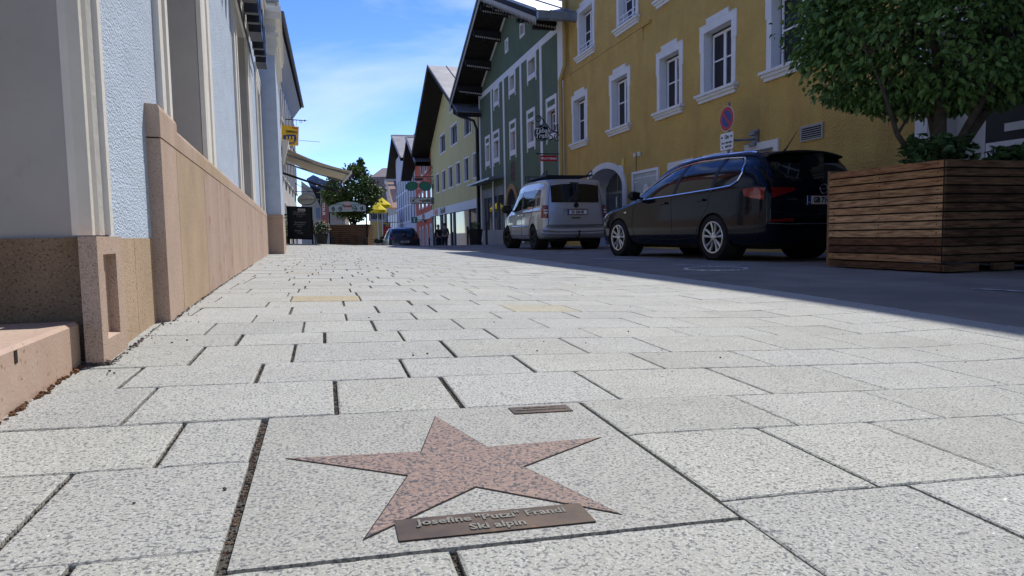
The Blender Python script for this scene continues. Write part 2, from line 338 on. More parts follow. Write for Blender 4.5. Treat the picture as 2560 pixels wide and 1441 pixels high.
for r in range(len(rows)-1):
    v0, v1 = rows[r], rows[r+1]
    if r in JO:
        js = JO[r][:]
        if js[0] > -.6-.042*v0: js = [js[0]-.36]+js
    else:
        js = [-.62-.042*v0-R.uniform(0, .3)]
        if v0 > 15.5: js = [-3.2]
    yv = v0*cu; lim = edgeX(v0)/cu+v0*su*1.0  # u of the kerb line
    while js[-1]+.2 < lim: js.append(js[-1]+R.uniform(.27, .46))
    if js[-1] > lim: js = [x for x in js if x < lim-.12]+[lim]
    else: js[-1] = lim
    near = 2 if v0 < 2.3 else (1 if v0 < 5.5 else 0)
    gaps = []
    for u in js:
        base = .0052 if u < .5 else (.0034 if u < 1.2 else .002)
        if not near: base = .0068 if u < .7 else (.0045 if u < 1.6 else .003)
        gaps.append(base*R.uniform(.7, 1.3))
    for i in range(len(js)-1):
        a, b, va, vb = js[i], js[i+1], v0, v1
        if r in (3, 4) and abs(a+.132) < .01: continue          # the star slab lies here
        if r == 2 and b <= .6 and a >= -.14 and a < .55: vb = .815
        tile(a, b, va, vb, near, gaps[i], gaps[i+1], R.uniform(.001, .002) if near else .0013)
pavement = obj('pavement', pv, m_pave); pavement['kind'] = 'structure'
ca = pavement.data.attributes.new('tint', 'FLOAT_COLOR', 'FACE')
flat = []
for t in tints: flat += [t[0], t[1], t[2], 1]
if len(pavement.data.polygons)*4 == len(flat): ca.data.foreach_set('color', flat)
else: print('TINT MISMATCH', len(pavement.data.polygons), len(flat)//4); ca.data.foreach_set('color', [1.0]*4*len(pavement.data.polygons))
# road markings, worn
def ribbon(name, pts, wd, m, jag=.02):
    mb = MB(); P = []
    L = [Vector((p.x, p.y, 0)) for p in pts]; n = []
    for i in range(len(L)-1):
        k = max(2, int((L[i+1]-L[i]).length/.12)); n += [L[i].lerp(L[i+1], j/k) for j in range(k)]
    n.append(L[-1]); a = []
    for i, p in enumerate(n):
        t = (n[min(i+1, len(n)-1)]-n[max(i-1, 0)]).normalized(); s = Vector((-t.y, t.x, 0)); e = min(1, min(i, len(n)-1-i)/2+.3)
        for q in (-1, 1):
            x = p+s*q*(wd/2*e+R.uniform(-jag, jag)); a.append(Vector((x.x, x.y, gz(x.x, x.y)+.004)))
    mb.add(a, [(2*i, 2*i+1, 2*i+3, 2*i+2) for i in range(len(n)-1)])
    o = obj(name, mb, m); o['kind'] = 'structure'; return o
ribbon('road_marking', [gnd(1262, 630.5), gnd(1345, 632.5)], .10, m_line)
ribbon('road_marking', [gnd(1355, 633), gnd(1400, 634), gnd(1436, 631)], .10, m_line)
ribbon('road_marking', [gnd(1474, 646), gnd(1560, 649.5), gnd(1632, 651)], .12, m_line)
ribbon('road_marking', [gnd(2430, 722), gnd(2500, 726), gnd(2600, 733)], .07, m_line)
ribbon('road_marking', [gnd(1205, 623), gnd(1250, 622)], .1, m_line)
ribbon('road_marking', [gnd(1680, 661), gnd(1730, 663.5), gnd(1790, 666), gnd(1876, 662)], .05, m_line, .012)
c = gnd(1790, 672)
mh = thing('manhole_cover', 'dark iron cover with a pale rim set in the asphalt beside the estate car', 'manhole cover', c)
obj('cover_plate', MB().lathe([(0, .004), (.29, .004), (.3, -.01)], c, k=28), m_asph, mh); obj('rim', MB().lathe([(.3, .006), (.345, .009), (.35, -.01)], c, k=28), m_line, mh)

# star slab
sl_o = UV(.209, 1.14)
sl = thing('star_slab', 'large polished granite slab with a pink star and two bronze plaques in the pavement', 'memorial slab', sl_o)
def uvbox(mb, u0, u1, v0, v1, z0, z1): 
    v = [UV(u, v, z) for z in (z0, z1) for v in (v0, v1) for u in (u0, u1)]
    return mb.add(v, [(0, 2, 3, 1), (4, 5, 7, 6), (0, 1, 5, 4), (2, 6, 7, 3), (0, 4, 6, 2), (1, 3, 7, 5)])
mb = MB(); us = lin(-.122, .545, 8); vs_ = lin(.822, 1.461, 8)
mb.add([UV(u, v, 0) for v in vs_ for u in us], [(j*9+i, j*9+i+1, j*9+i+10, j*9+i+9) for j in range(8) for i in range(8)])
rim = [(u, vs_[0]) for u in us]+[(us[-1], v) for v in vs_[1:]]+[(u, vs_[-1]) for u in us[::-1][1:]]+[(us[0], v) for v in vs_[::-1][1:-1]]
nr = len(rim); mb.add([UV(u, v, 0) for u, v in rim]+[UV(u, v, -.014) for u, v in rim], [(nr+i, nr+(i+1) % nr, (i+1) % nr, i) for i in range(nr)])
obj('slab', mb, m_slab, sl)
def star(r0, r1, z0, z1):
    p = []
    for i in range(10):
        a = pi/2+i*pi/5; r = r0 if i % 2 == 0 else r1; p.append((.2095+r*cos(a), 1.108+r*sin(a)))
    c = UV(.2095, 1.108, z1)
    t = [UV(u, v, z1) for u, v in p]; b = [UV(u, v, z0) for u, v in p]
    return MB().add([c]+t+b, [(0, 1+i, 1+(i+1) % 10) for i in range(10)]+[(11+i, 11+(i+1) % 10, 1+(i+1) % 10, 1+i) for i in range(10)])
obj('star_joint', star(.3025, .1025, -.002, .0009), m_dark, sl); obj('star', star(.295, .0995, -.002, .0017), m_star, sl)
UX = (UV(1, 1)-UV(0, 1)).normalized(); UYv = (UV(.2, 1.2)-UV(.2, 1)).normalized()
pl = obj('name_plaque', uvbox(MB(), .076, .342, .849, .912, 0, .0022), m_brass, sl); pl['label'] = 'wide bronze plaque below the star'
obj('lettering', text('Josefine "Putzi" Frandl', .0235, UV(.209, .893, .0026), UX, UYv, .001, bold=.0006).merge(text('Ski alpin', .0235, UV(.209, .866, .0026), UX, UYv, .001, bold=.0006)), m_letter, pl)
pl = obj('name_plaque', uvbox(MB(), .376, .509, 1.390, 1.440, 0, .0022), m_brass, sl); pl['label'] = 'small bronze plaque at the slab corner'
obj('lettering', text('Gewidmet von', .0125, UV(.4425, 1.428, .0026), UX, UYv, .001).merge(text('Raiffeisenbank Kitzbühel', .0115, UV(.4425, 1.411, .0026), UX, UYv, .001)), m_letter, pl)

# grit at the wall foot and litter in the joints
pb = MB(); lt = MB()
def bit(mb, X, Y, r):
    mb.ball((X, Y, gz(X, Y)+r*.45), r, 6, (1, R.uniform(.6, 1), R.uniform(.5, .8)), .25)
for i in range(800):
    Y = 2.1+6.5*R.random()**1.7; X = (-.505 if Y < 2.98 else -.480)+abs(R.gauss(0, .007))+.002
    bit(pb, X, Y, R.uniform(.0012, .0036)*(1 if R.random() < .9 else 1.6))
for i in range(26):
    Y = 1.9+2.6*R.random(); X = -.48+abs(R.gauss(0, .08)); bit(pb, X, Y, R.uniform(.0012, .0045))
for i in range(70):
    Y = 1+6*R.random(); X = R.uniform(-.4, 2.2); bit(pb, X, Y, R.uniform(.0015, .004))
for i in range(60): bit(pb, R.uniform(-.56, -.5), R.uniform(2.1, 2.13), R.uniform(.004, .01))
for i in range(260):
    Y = .7+1.4*R.random(); X = -.563+abs(R.gauss(0, .007)); bit(lt, X, Y, R.uniform(.002, .007))
for (u, va, vb, n) in [(-.132, .85, 1.46, 70), (-.398, 1.48, 1.78, 30), (-.281, 1.22, 1.46, 20), (.138, .6, .8, 12)]:
    for i in range(n):
        p = UV(u+R.uniform(-.004, .004), R.uniform(va, vb)); lt.ball((p.x, p.y, p.z-.009), R.uniform(.0015, .0035), 6, (1, .7, .6), .3)
for r in range(2, 9):
    for u in JO[r]:
        if -.7 < u < .75:
            for i in range(int(90 if r < 5 else 45)):
                wj = .010 if abs(u+.132) < .01 else .0042
                p = UV(u+R.uniform(-wj, wj)+(.004 if wj > .005 else 0), R.uniform(rows[r], rows[r+1])); pb.ball((p.x, p.y, p.z-.0085), R.uniform(.0014, .0034), 6, (1, .8, .8), .25)
tag(obj('gravel', pb, m_pebble), 'dark grit and small pebbles scattered at the wall foot and paving', 'gravel', kind='stuff')
tag(obj('leaf_litter', lt, m_litter), 'brown dry leaf crumbs along the step and in paving joints', 'leaf litter', kind='stuff')

# ================================================================ WALL TOOL
def clip(poly, p, n):   # keep side where (q-p).n >= 0 ; 2D
    o = []
    for i in range(len(poly)):
        a, b = poly[i], poly[(i+1) % len(poly)]
        da = (a[0]-p[0])*n[0]+(a[1]-p[1])*n[1]; db = (b[0]-p[0])*n[0]+(b[1]-p[1])*n[1]
        if da >= 0: o.append(a)
        if da*db < 0: t = da/(da-db); o.append((a[0]+(b[0]-a[0])*t, a[1]+(b[1]-a[1])*t))
    return o
def wall(F, poly, holes, n=0, depth=.2):
    """poly: convex outline in (u,z), counter-clockwise; holes: (u0,u1,z0,z1). Returns wall and reveals."""
    W = MB(); V = []
    us = sorted(set([min(p[0] for p in poly), max(p[0] for p in poly)]+[h[i] for h in holes for i in (0, 1)]))
    zs = sorted(set([min(p[1] for p in poly), max(p[1] for p in poly)]+[h[i] for h in holes for i in (2, 3)]))
    for i in range(len(us)-1):
        for j in range(len(zs)-1):
            a, b, c, d = us[i], us[i+1], zs[j], zs[j+1]; mu, mz = (a+b)/2, (c+d)/2
            if b-a < 1e-5 or d-c < 1e-5: continue
            if any(h[0] < mu < h[1] and h[2] < mz < h[3] for h in holes): continue
            q = [(a, c), (b, c), (b, d), (a, d)]
            for k in range(len(poly)):
                p0, p1 = poly[k], poly[(k+1) % len(poly)]; q = clip(q, p0, (-(p1[1]-p0[1]), p1[0]-p0[0]))
                if len(q) < 3: break
            if len(q) >= 3: W.poly([F.W(x, n, z) for x, z in q])
    for h in holes:
        a, b, c, d = h[:4]; D = n-(h[4] if len(h) > 4 else depth)
        V.append(MB().add([F.W(a, n, c), F.W(b, n, c), F.W(b, n, d), F.W(a, n, d), F.W(a, D, c), F.W(b, D, c), F.W(b, D, d), F.W(a, D, d)], [(0, 4, 7, 3), (1, 2, 6, 5), (0, 1, 5, 4), (3, 7, 6, 2)]))
    return W, V
def ring(F, u0, u1, z0, z1, wd, n0, n1, sides='lrtb'):
    m = MB()
    if 'l' in sides: m.box(u0, u0+wd, n0, n1, z0, z1, F)
    if 'r' in sides: m.box(u1-wd, u1, n0, n1, z0, z1, F)
    if 't' in sides: m.box(u0+wd, u1-wd, n0, n1-.001, z1-wd, z1, F)
    if 'b' in sides: m.box(u0+wd, u1-wd, n0, n1-.001, z0, z0+wd, F)
    return m
def casement(parent, F, u0, u1, z0, z1, n, mf=None, mg=None, bar=.05, mull=True, trans=.5, name='window', depth=.04):
    mf = mf or m_white2; mg = mg or m_glass
    m = ring(F, u0, u1, z0, z1, bar, n-depth, n)
    if mull: m.box((u0+u1)/2-bar*.8, (u0+u1)/2+bar*.8, n-depth, n+.008, z0+bar, z1-bar, F)
    if trans:
        zt = z0+(z1-z0)*trans
        for a, b in ([(u0+bar, (u0+u1)/2-bar*.8), ((u0+u1)/2+bar*.8, u1-bar)] if mull else [(u0+bar, u1-bar)]): m.box(a, b, n-depth+.004, n-.004, zt-bar*.3, zt+bar*.3, F)
    w_ = obj(name, m, mf, parent)
    g = MB().quad(F.W(u0+.02, n-depth*.6, z0+.02), F.W(u1-.02, n-depth*.6, z0+.02), F.W(u1-.02, n-depth*.6, z1-.02), F.W(u0+.02, n-depth*.6, z1-.02))
    obj('pane', g, mg, w_); return w_

# ================================================================ BLUE BUILDING (left)
FL = Fr((0, 0), (0, 10), flip=True)     # u = Y, n = X
bb = thing('blue_building', 'pale blue roughcast building with pink stone plinth and cream window surrounds', 'building', (-.5, 2.2, 0))
op = [(3.47, 4.80, .905, 3.05), (8.10, 9.95, .905, 3.05), (12.75, 13.75, .905, 3.05)]
Wm, Vm = wall(FL, [(2.32, .38), (14.25, .38), (14.25, 4.7), (2.32, 4.7)], op, n=-.53, depth=.36)
obj('wall', Wm, m_bluestuc, bb); [obj('window_reveal', q, m_reveal, bb) for q in Vm]
m = MB(); m.box(-20, 2.32, -.54, -.6, 3.1, 4.7, FL); m.box(-20, .5, -.54, -.6, -.2, 3.1, FL); obj('wall', m, m_bluestuc, bb)
obj('roof', MB().prism([(-.1, -20, 7.9), (-.1, 17.8, 7.9), (-6, 17.8, 11), (-6, -20, 11)], (0, 0, .15)), m_zinc, bb)
obj('upper_wall', MB().box(-20, 17.7, -.6, -8, 4.7, 7.9, FL), m_bluestuc, bb)
m = MB()   # doorway reveal
m.quad((-.585, 2.203, .414), (-2.2, 2.203, .414), (-2.2, 2.203, 3.1), (-.585, 2.203, 3.1)); m.quad((-.585, .5, 3.1), (-2.2, .5, 3.1), (-2.2, 2.2, 3.1), (-.585, 2.2, 3.1))
m.box(-2.25, -2.2, .4, 2.2, 0, 3.1)
obj('door_reveal', m, m_reveal, bb)
m = MB()   # moulded jamb strip: profile in (X,Y), swept in z
prof = [(-.590, 2.200), (-.572, 2.206), (-.548, 2.236), (-.545, 2.252), (-.556, 2.256), (-.556, 2.268), (-.538, 2.272), (-.530, 2.292), (-.536, 2.306), (-.518, 2.310), (-.516, 2.336), (-.531, 2.345), (-.60, 2.345)]
m.prism([(x, y, .418) for x, y in prof], (0, 0, 2.9)); obj('door_surround', m, m_whitetrim, bb)
# stone base
m = MB(); m.box(-2.2, -.552, 2.185, 2.26, -.02, .412); obj('door_base_stone', m, m_brownstone, bb)
m = MB(); m.box(-.552, -.53, 2.112, 2.13, .02, .408); obj('mortar_joint', m, m_mortar, bb)
m = MB()   # block with a sunk panel
y0, y1, z0, z1 = 2.105, 2.385, .0, .414; a0, a1, c0, c1 = 2.163, 2.305, .128, .364; X1 = -.508; XR = -.532
for (p, q, r_, s_) in [(y0, a0, z0, z1), (a1, y1, z0, z1), (a0, a1, z0, c0), (a0, a1, c1, z1)]: m.quad((X1, p, r_), (X1, q, r_), (X1, q, s_), (X1, p, s_))
m.quad((XR, a0, c0), (XR, a1, c0), (XR, a1, c1), (XR, a0, c1)); m.quad((X1, a0, c0), (XR, a0, c0), (XR, a0, c1), (X1, a0, c1)); m.quad((X1, a1, c0), (X1, a1, c1), (XR, a1, c1), (XR, a1, c0))
m.quad((X1, a0, c0), (X1, a1, c0), (XR, a1, c0+.006), (XR, a0, c0+.006)); m.quad((X1, a0, c1), (XR, a0, c1), (XR, a1, c1), (X1, a1, c1))
m.quad((X1, y0, z0), (X1, y0, z1), (-.552, y0, z1), (-.552, y0, z0)); m.quad((X1, y1, z0), (-.56, y1, z0), (-.56, y1, z1), (X1, y1, z1)); m.quad((X1, y0, z1), (X1, y1, z1), (-.60, y1, z1), (-.60, y0, z1))
obj('plinth_block', m, m_pinkstone, bb)
for a, b in ((2.387, 2.655), (2.658, 2.99)): obj('plinth_stone', MB().box(-.60, -.527, a, b, 0, .409), m_tanstone, bb)
obj('plinth_core', MB().box(-.7, -.4895, 2.996, 14.2, 0, .885), m_dark, bb)
js = [2.985, 3.36, 4.323, 5.25, 6.05, 6.84, 7.85, 8.9, 9.8, 10.7, 11.8, 12.9, 14.2]
for i in range(len(js)-1):
    o = obj('plinth_panel', MB().box(-.60, -.48, js[i]+.0035, js[i+1]-.0035, 0, .795), m_tanstone if i in (1,) else (m_pink2 if i in (2, 3, 6, 9) else m_pinkstone), bb)
jc = [2.983, 3.40, 4.05, 4.86, 5.9, 7.0, 8.02, 9.0, 10.0, 11.2, 12.6, 14.2]
for i in range(len(jc)-1):
    zt = .928 if i == 0 else .888
    pr_ = [(-.60, .8005), (-.478, .8005), (-.478, zt-.02), (-.484, zt-.004), (-.60, zt+.006)]
    o = obj('plinth_cap', MB().prism([(x, jc[i]+.001, z) for x, z in pr_], (0, jc[i+1]-jc[i]-.002, 0)), m_tanstone if i in (2, 3) else m_pinkstone, bb)
# window surrounds
def surround(a, b, wl, wr):
    m = MB()
    for (s0, s1) in ((a-wl, a), (b, b+wr)):
        w3 = s1-s0; e0 = s0 if s0 < a-.001 else s0
        q = [(s0, -.533), (s0, -.507), (s0+w3*.22, -.503), (s0+w3*.25, -.512), (s0+w3*.5, -.508), (s0+w3*.55, -.497), (s1-w3*.12, -.497), (s1-.002, -.505), (s1, -.533)]
        if s0 >= b: q = [(s0, -.533), (s0, -.503), (s0+w3*.10, -.497), (s0+w3*.38, -.497), (s0+w3*.42, -.508), (s0+w3*.62, -.512), (s0+w3*.66, -.500), (s1-w3*.05, -.500), (s1, -.507), (s1, -.533)]
        m.prism([(x, y, .895) for y, x in q], (0, 0, 2.155))
    for (z0_, z1_, x_) in ((3.05, 3.13, -.503), (3.13, 3.24, -.497), (3.24, 3.34, -.488)): m.box(a-wl, b+wr, -.533, x_, z0_, z1_, FL)
    obj('window_surround', m, m_whitetrim, bb)
surround(3.47, 4.80, .19, .52); surround(8.10, 9.95, .33, .62); surround(12.75, 13.75, .3, .42)
for a, b, c_, d in op: casement(bb, FL, a+.02, b-.02, c_+.02, d, -.84, bar=.07)
# long entablature with dentils, bay, its cornice
def entab(m, a, b, X0, z):
    m.box(a, b, X0-.1, X0+.03, z, z+.16, FL); m.box(a, b, X0-.1, X0+.05, z+.16, z+.22, FL)
    m.box(a, b, X0-.1, X0+.04, z+.22, z+.30, FL); m.box(a, b+.0, X0-.1, X0+.12, z+.30, z+.40, FL); m.box(a, b, X0-.1, X0+.16, z+.40, z+.55, FL); m.box(a, b, X0-.1, X0+.20, z+.55, z+.60, FL)
m = MB(); entab(m, 2.0, 14.05, -.53, 4.12)
y = 2.1
while y < 14.0: m.box(y, y+.045, -.49, -.425, 4.345, 4.415, FL); y += .09
obj('cornice', m, m_whitetrim, bb)
obj('bay_base', MB().box(-.6, -.20, 14.2, 18.0, 0, .79).box(-.6, -.196, 14.19, 18.0, .793, .86), m_pinkstone, bb)
obj('bay_wall', MB().box(-.6, -.222, 14.22, 18.0, .86, 3.9), m_bluestuc, bb)
m = MB()
for (e, z0_, z1_) in ((.0, 3.9, 4.04), (.03, 4.04, 4.10), (.02, 4.10, 4.22), (.07, 4.22, 4.30), (.02, 4.30, 4.55), (.10, 4.55, 4.66), (.13, 4.66, 4.78), (.03, 4.78, 4.86)): m.box(-.6, -.20+e, 14.2-e, 18.0+e, z0_, z1_)
for k in range(40): m.box(-.2, -.155, 14.3+k*.09, 14.345+k*.09, 4.305, 4.375)
for k in range(4): m.box(-.50+k*.09, -.46+k*.09, 14.14, 14.19, 4.305, 4.375)
obj('bay_cornice', m, m_whitetrim, bb)
obj('bay_roof', MB().box(-.7, -.10, 14.1, 18.1, 4.862, 4.90), m_zinc, bb)
# step
m = MB(); m.prism([(-.565, -1.2, -.05), (-.565, -1.2, .178), (-.572, -1.2, .187), (-1.7, -1.2, .196), (-1.7, -1.2, -.05)], (0, 3.312, 0)); st = obj('door_step', m, m_stepstone, bb)
obj('drain_slot', MB().box(-.6, -.5635, 1.66, 1.675, .15, .177), m_dark, st)
# channel letters standing off the wall
sg = thing('wall_lettering', 'row of black box letters standing off the blue wall above the windows', 'sign letters', (-.45, 6, 3))
obj('mounting_rail', MB().box(4.6, 11.9, -.50, -.485, 3.05, 3.09, FL).box(4.6, 11.9, -.50, -.485, 3.4, 3.44, FL), m_blacksign, sg)
y = 4.7
for k in range(9):
    mb = MB(); mb.box(y, y+.09, -.44, -.29, 2.98, 3.5, FL); mb.box(y+.09, y+.46, -.44, -.29, 3.38, 3.5, FL)
    if k % 3 != 1: mb.box(y+.09, y+.42, -.44, -.29, 3.18, 3.29, FL)
    if k % 2: mb.box(y+.37, y+.46, -.44, -.29, 2.98, 3.379, FL)
    else: mb.box(y+.09, y+.44, -.44, -.29, 2.98, 3.09, FL)
    obj('letter', mb, m_blacksign, sg)
    y += .78
# ================================================================ RIGHT SIDE FACADES
def fline(c, tv, px): t = (px-1280)/FPX; return wp(px, c/(t-tv))
TV = (812-1280)/FPX; CR = 8.6
def near_pt(k):   # extend facade line behind the camera side
    a = fline(CR, TV, 1418); b = fline(CR, TV, 2440); d = (b-a).normalized(); return b+d*k
FY = Fr(fline(CR, TV, 1416), near_pt(30))           # u runs towards the viewer; corner with the green house at u = 0
if FY.n.x > 0: FY = Fr(fline(CR, TV, 1416), near_pt(30), flip=True)
LY = FY.L
def rectpx(F, xl, yt, xr, yb, n=0):   # top-left and bottom-left measured on the left edge, right edge column
    u0, z1 = F.P(xl, yt, n); _, z0 = F.P(xl, yb, n); u1, _ = F.P(xr, yt, n); return u0, u1, z0, z1
yb_ = thing('ochre_building', 'long ochre roughcast house with white eared window frames behind the cars', 'building', FY.o)
HY = 11.1
lower = [rectpx(FY, *q) for q in [(1430.5, 238, 1468.6, 371), (1525, 185, 1575, 337), (1643.5, 128, 1707, 296), (1753, 62, 1841, 253)]]
zlo = sum(q[2] for q in lower)/4; zhi = sum(q[3] for q in lower)/4
print('YELLOW WIN', [tuple(round(x, 2) for x in q) for q in lower], LY)
u5, z5 = FY.P(1917, 188); lower.append((u5, u5+1.62, zlo, zhi)); lower.append((u5+3.4, u5+5.0, zlo, zhi))
upper = [rectpx(FY, 1444, 16, 1486, 155), rectpx(FY, 1542, -60, 1596, 88)]
print('UP', [tuple(round(x, 2) for x in q) for q in upper])
zu0 = (upper[0][2]+upper[1][2])/2; hu = zhi-zlo
ups = [(q[0], q[1], zu0, zu0+hu) for q in upper]+[(q[0]+.05, q[1], zu0, zu0+hu) for q in lower[2:]]
wins = [(q[0], q[1], q[2], q[3]) for q in lower]+ups
ea = .15
holes = [(a+ea, b-ea, c+.12, d-.24, .26) for a, b, c, d in wins]
au0, _ = FY.P(1464, 520); au1, _ = FY.P(1567, 520); _, atop = FY.P(1517, 404)
print('ARCH', au0, au1, atop)
ai0, ai1, aiz = au0+.22, au1-.22, atop-.2
holes.append((ai0, ai1, 0.0, aiz, .9))
pu0, pz1 = FY.P(1583, 431); pu1, _ = FY.P(1649, 414); 
bu0, bz1 = FY.P(1866, 364); bu1, _ = FY.P(1950, 343)
holes.append((bu0+.12, bu1-.12, .9, bz1-.14, .35))
eu0, _ = FY.P(2293, 360); eu1, _ = FY.P(2467, 360); print('entry', eu0, eu1)
holes.append((eu0+.2, eu1-.02, -.1, 3.1, .5)); holes.append((eu1+.3, eu1+4.5, -.1, 3.1, .12))
Wm, Vm = wall(FY, [(0, -.3), (LY, -.3), (LY, HY), (0, HY)], holes, depth=.26)
obj('wall', Wm, m_ochre, yb_); [obj('window_reveal', q, m_white, yb_) for q in Vm]
m = MB(); m.box(-.05, LY, -11, -.3, HY-.3, HY, FY); m.box(-.02, .0, -11, 0, -.3, HY, FY); m.box(0, LY, -1.2, -1.1, -.3, HY, FY); obj('body', m, m_ochre, yb_)
m = MB(); m.prism([FY.W(-.05, .55, HY-.05), FY.W(-.05, .55, HY+.12), FY.W(-.05, -6, HY+3.2), FY.W(-.05, -12, HY)], FY.u*(LY+.05)); obj('roof', m, m_wood, yb_)
for i, (a, b, c, d) in enumerate(wins):
    m = MB(); t = .02   # eared surround
    m.box(a, a+ea, 0, t, c+.12, d-.62, FY); m.box(b-ea, b, 0, t, c+.12, d-.62, FY)
    m.box(a-.035, a+ea+.001, 0, t+.006, d-.62, d-.241, FY); m.box(b-ea-.001, b+.035, 0, t+.006, d-.62, d-.241, FY)
    m.box(a-.035, b+.035, 0, t+.004, d-.24, d-.07, FY); m.box(a+.25, b-.25, 0, t+.009, d-.07, d+.03, FY)
    m.box(a-.04, a+.26, 0, t+.013, d-.085, d-.065, FY); m.box(b-.26, b+.04, 0, t+.013, d-.085, d-.065, FY); m.box(a+.24, b-.24, 0, t+.013, d+.03, d+.045, FY)
    sur = obj('window_surround', m, m_white, yb_)
    m = MB(); m.box(a-.10, b+.10, 0, .13, c+.06, c+.12, FY); m.box(a-.06, b+.06, 0, .09, c+.0, c+.06, FY); m.box(a-.03, b+.03, 0, .055, c-.07, c, FY)
    obj('sill', m, m_white, sur)
    wn = casement(yb_, FY, a+ea+.05, b-ea-.03, c+.17, d-.29, -.17, bar=.055, trans=.52)
    obj('dark_backing', MB().box(a+ea, b-ea, -.255, -.19, c+.12, d-.24, FY), m_plast, wn)  # black box filling the whole opening behind the casement
    if i in (6, 7):
        r_ = MB()
        for zz in (.26, .40): r_.box(a+ea, b-ea, -.02, .0, c+zz, c+zz+.025, FY)
        for q in (.3, .5, .7): r_.box(a+(b-a)*q, a+(b-a)*q+.02, -.018, -.002, c+.12, c+.42, FY)
        obj('window_rail', r_, m_white2, wn)
# arch: spandrels, band, shop door
au = (ai0+ai1)/2; ar = (ai1-ai0)/2; rise = .62
def arcp(e, k=18): return [(au-(ar+e)*cos(pi*i/k), aiz-rise+(rise+e*.8)*sin(pi*i/k)) for i in range(k+1)]
m = MB(); A_ = arcp(0)
for i in range(18):
    m.poly([FY.W(A_[i][0], -.0, A_[i][1]), FY.W(A_[i+1][0], 0, A_[i+1][1]), FY.W(A_[i+1][0], 0, aiz+.001), FY.W(A_[i][0], 0, aiz+.001)])
    m.poly([FY.W(A_[i][0], 0, A_[i][1]), FY.W(A_[i][0], -.9, A_[i][1]), FY.W(A_[i+1][0], -.9, A_[i+1][1]), FY.W(A_[i+1][0], 0, A_[i+1][1])])
ap = obj('arched_portal', m, m_white, yb_)
m = MB(); B_ = arcp(.22)
A2 = [(ai0, 0)]+A_+[(ai1, 0)]; B2 = [(ai0-.22, 0)]+B_+[(ai1+.22, 0)]
for i in range(len(A2)-1):
    a, b, c, d = A2[i], A2[i+1], B2[i+1], B2[i]
    m.prism([FY.W(a[0], -.002, a[1]), FY.W(b[0], -.002, b[1]), FY.W(c[0], -.002, c[1]), FY.W(d[0], -.002, d[1])], FY.n*.045)
obj('arch_band', m, m_white, ap)
D = -.62
m = MB()
w3 = ai1-ai0
for q in (0, .33, .66, .985): m.box(ai0+w3*q, ai0+w3*q+.06, D-.05, D, 0, 2.35, FY)
for zz in (0.02, 1.6, 2.3): m.box(ai0, ai1, D-.048, D-.002, zz, zz+.08, FY)
dr = obj('shop_door', m, m_zinc, ap); obj('pane', MB().quad(FY.W(ai0, D-.03, 0), FY.W(ai1, D-.03, 0), FY.W(ai1, D-.03, 2.32), FY.W(ai0, D-.03, 2.32)), m_glassr, dr)
obj('lunette', MB().box(ai0, ai1, D-.08, D-.06, 2.32, aiz, FY), m_white, ap)
m = MB(); m.tube([FY.W(ai0+w3*.36, D+.06, .9), FY.W(ai0+w3*.39, D+.1, 1.2), FY.W(ai0+w3*.36, D+.06, 1.5)], .015); obj('handle', m, m_chrome, dr)
obj('door_notice', MB().box(ai0+w3*.72, ai0+w3*.9, D+.001, D+.01, 1.2, 1.5, FY), m_white2, dr); obj('door_notice', MB().box(ai0+w3*.72, ai0+w3*.9, D+.001, D+.01, 1.75, 2.2, FY), m_white2, dr)
# poster window, lintels, lamps, vent, plate
pz0 = .9
m = ring(FY, pu0, pu1, pz0, pz1, .07, 0, .05); pw = obj('display_window', m, m_white2, yb_)
obj('pane', MB().box(pu0+.07, pu1-.07, 0, .02, pz0+.07, pz1-.07, FY), m_mirror, pw)
m = MB(); zc = (pz1-.55); uc = (pu0+pu1)/2+.03
m.poly([FY.W(uc+.16*cos(t), .024, zc+.19*sin(t)) for t in [2*pi*i/20 for i in range(20)]]); m.box(pu0+.12, pu1-.1, .021, .024, pz1-.2, pz1-.17, FY); m.box(pu0+.12, pu0+.3, .021, .024, pz1-.3, pz1-.27, FY); m.box(pu0+.1, pu1-.1, .021, .024, zc-.32, zc-.28, FY)
obj('pale_print', m, m_white, pw)
for (xa, ya, xb, yb2) in [(1672, 408, 1735, 393), (1760, 390, 1835, 375)]:
    u0, z1 = FY.P(xa, ya); u1, _ = FY.P(xb, yb2)
    o = obj('window_surround', ring(FY, u0, u1, .8, z1, .2, 0, .04, 'lrt'), m_white, yb_)
    casement(yb_, FY, u0+.2, u1-.2, .8, z1-.2, .03, bar=.05, trans=0)
obj('window_surround', ring(FY, bu0, bu1, .8, bz1, .14, 0, .05, 'lrt'), m_white, yb_); casement(yb_, FY, bu0+.13, bu1-.13, .9, bz1-.15, -.25, bar=.06, trans=0)
u, z = FY.P(1591, 388); u2, z2_ = FY.P(1602, 387)
for uu in (u, u2):
    o = obj('wall_spot', MB().tube([FY.W(uu, 0, z), FY.W(uu, .05, z)], .02).tube([FY.W(uu, .05, z-.05), FY.W(uu, .05, z+.06)], .045), m_whitetrim, yb_)
obj('cable', MB().tube([FY.W(u, .01, z), FY.W(u, .01, pz1)], .008), m_plast, yb_)
u, z = FY.P(1559, 405); obj('wall_plate', MB().box(u-.1, u+.06, 0, .02, z-.12, z+.1, FY), m_signyel, yb_)
va, vz1 = FY.P(2004, 317); vb, _ = FY.P(2060, 307); _, vz0 = FY.P(2004, 356)
m = ring(FY, va, vb, vz0, vz1, .03, 0, .03)
vt = obj('wall_vent', m, m_beige, yb_); obj('vent_dark', MB().box(va+.02, vb-.02, 0, .008, vz0+.02, vz1-.02, FY), m_dark, vt)
m = MB(); nl = 6
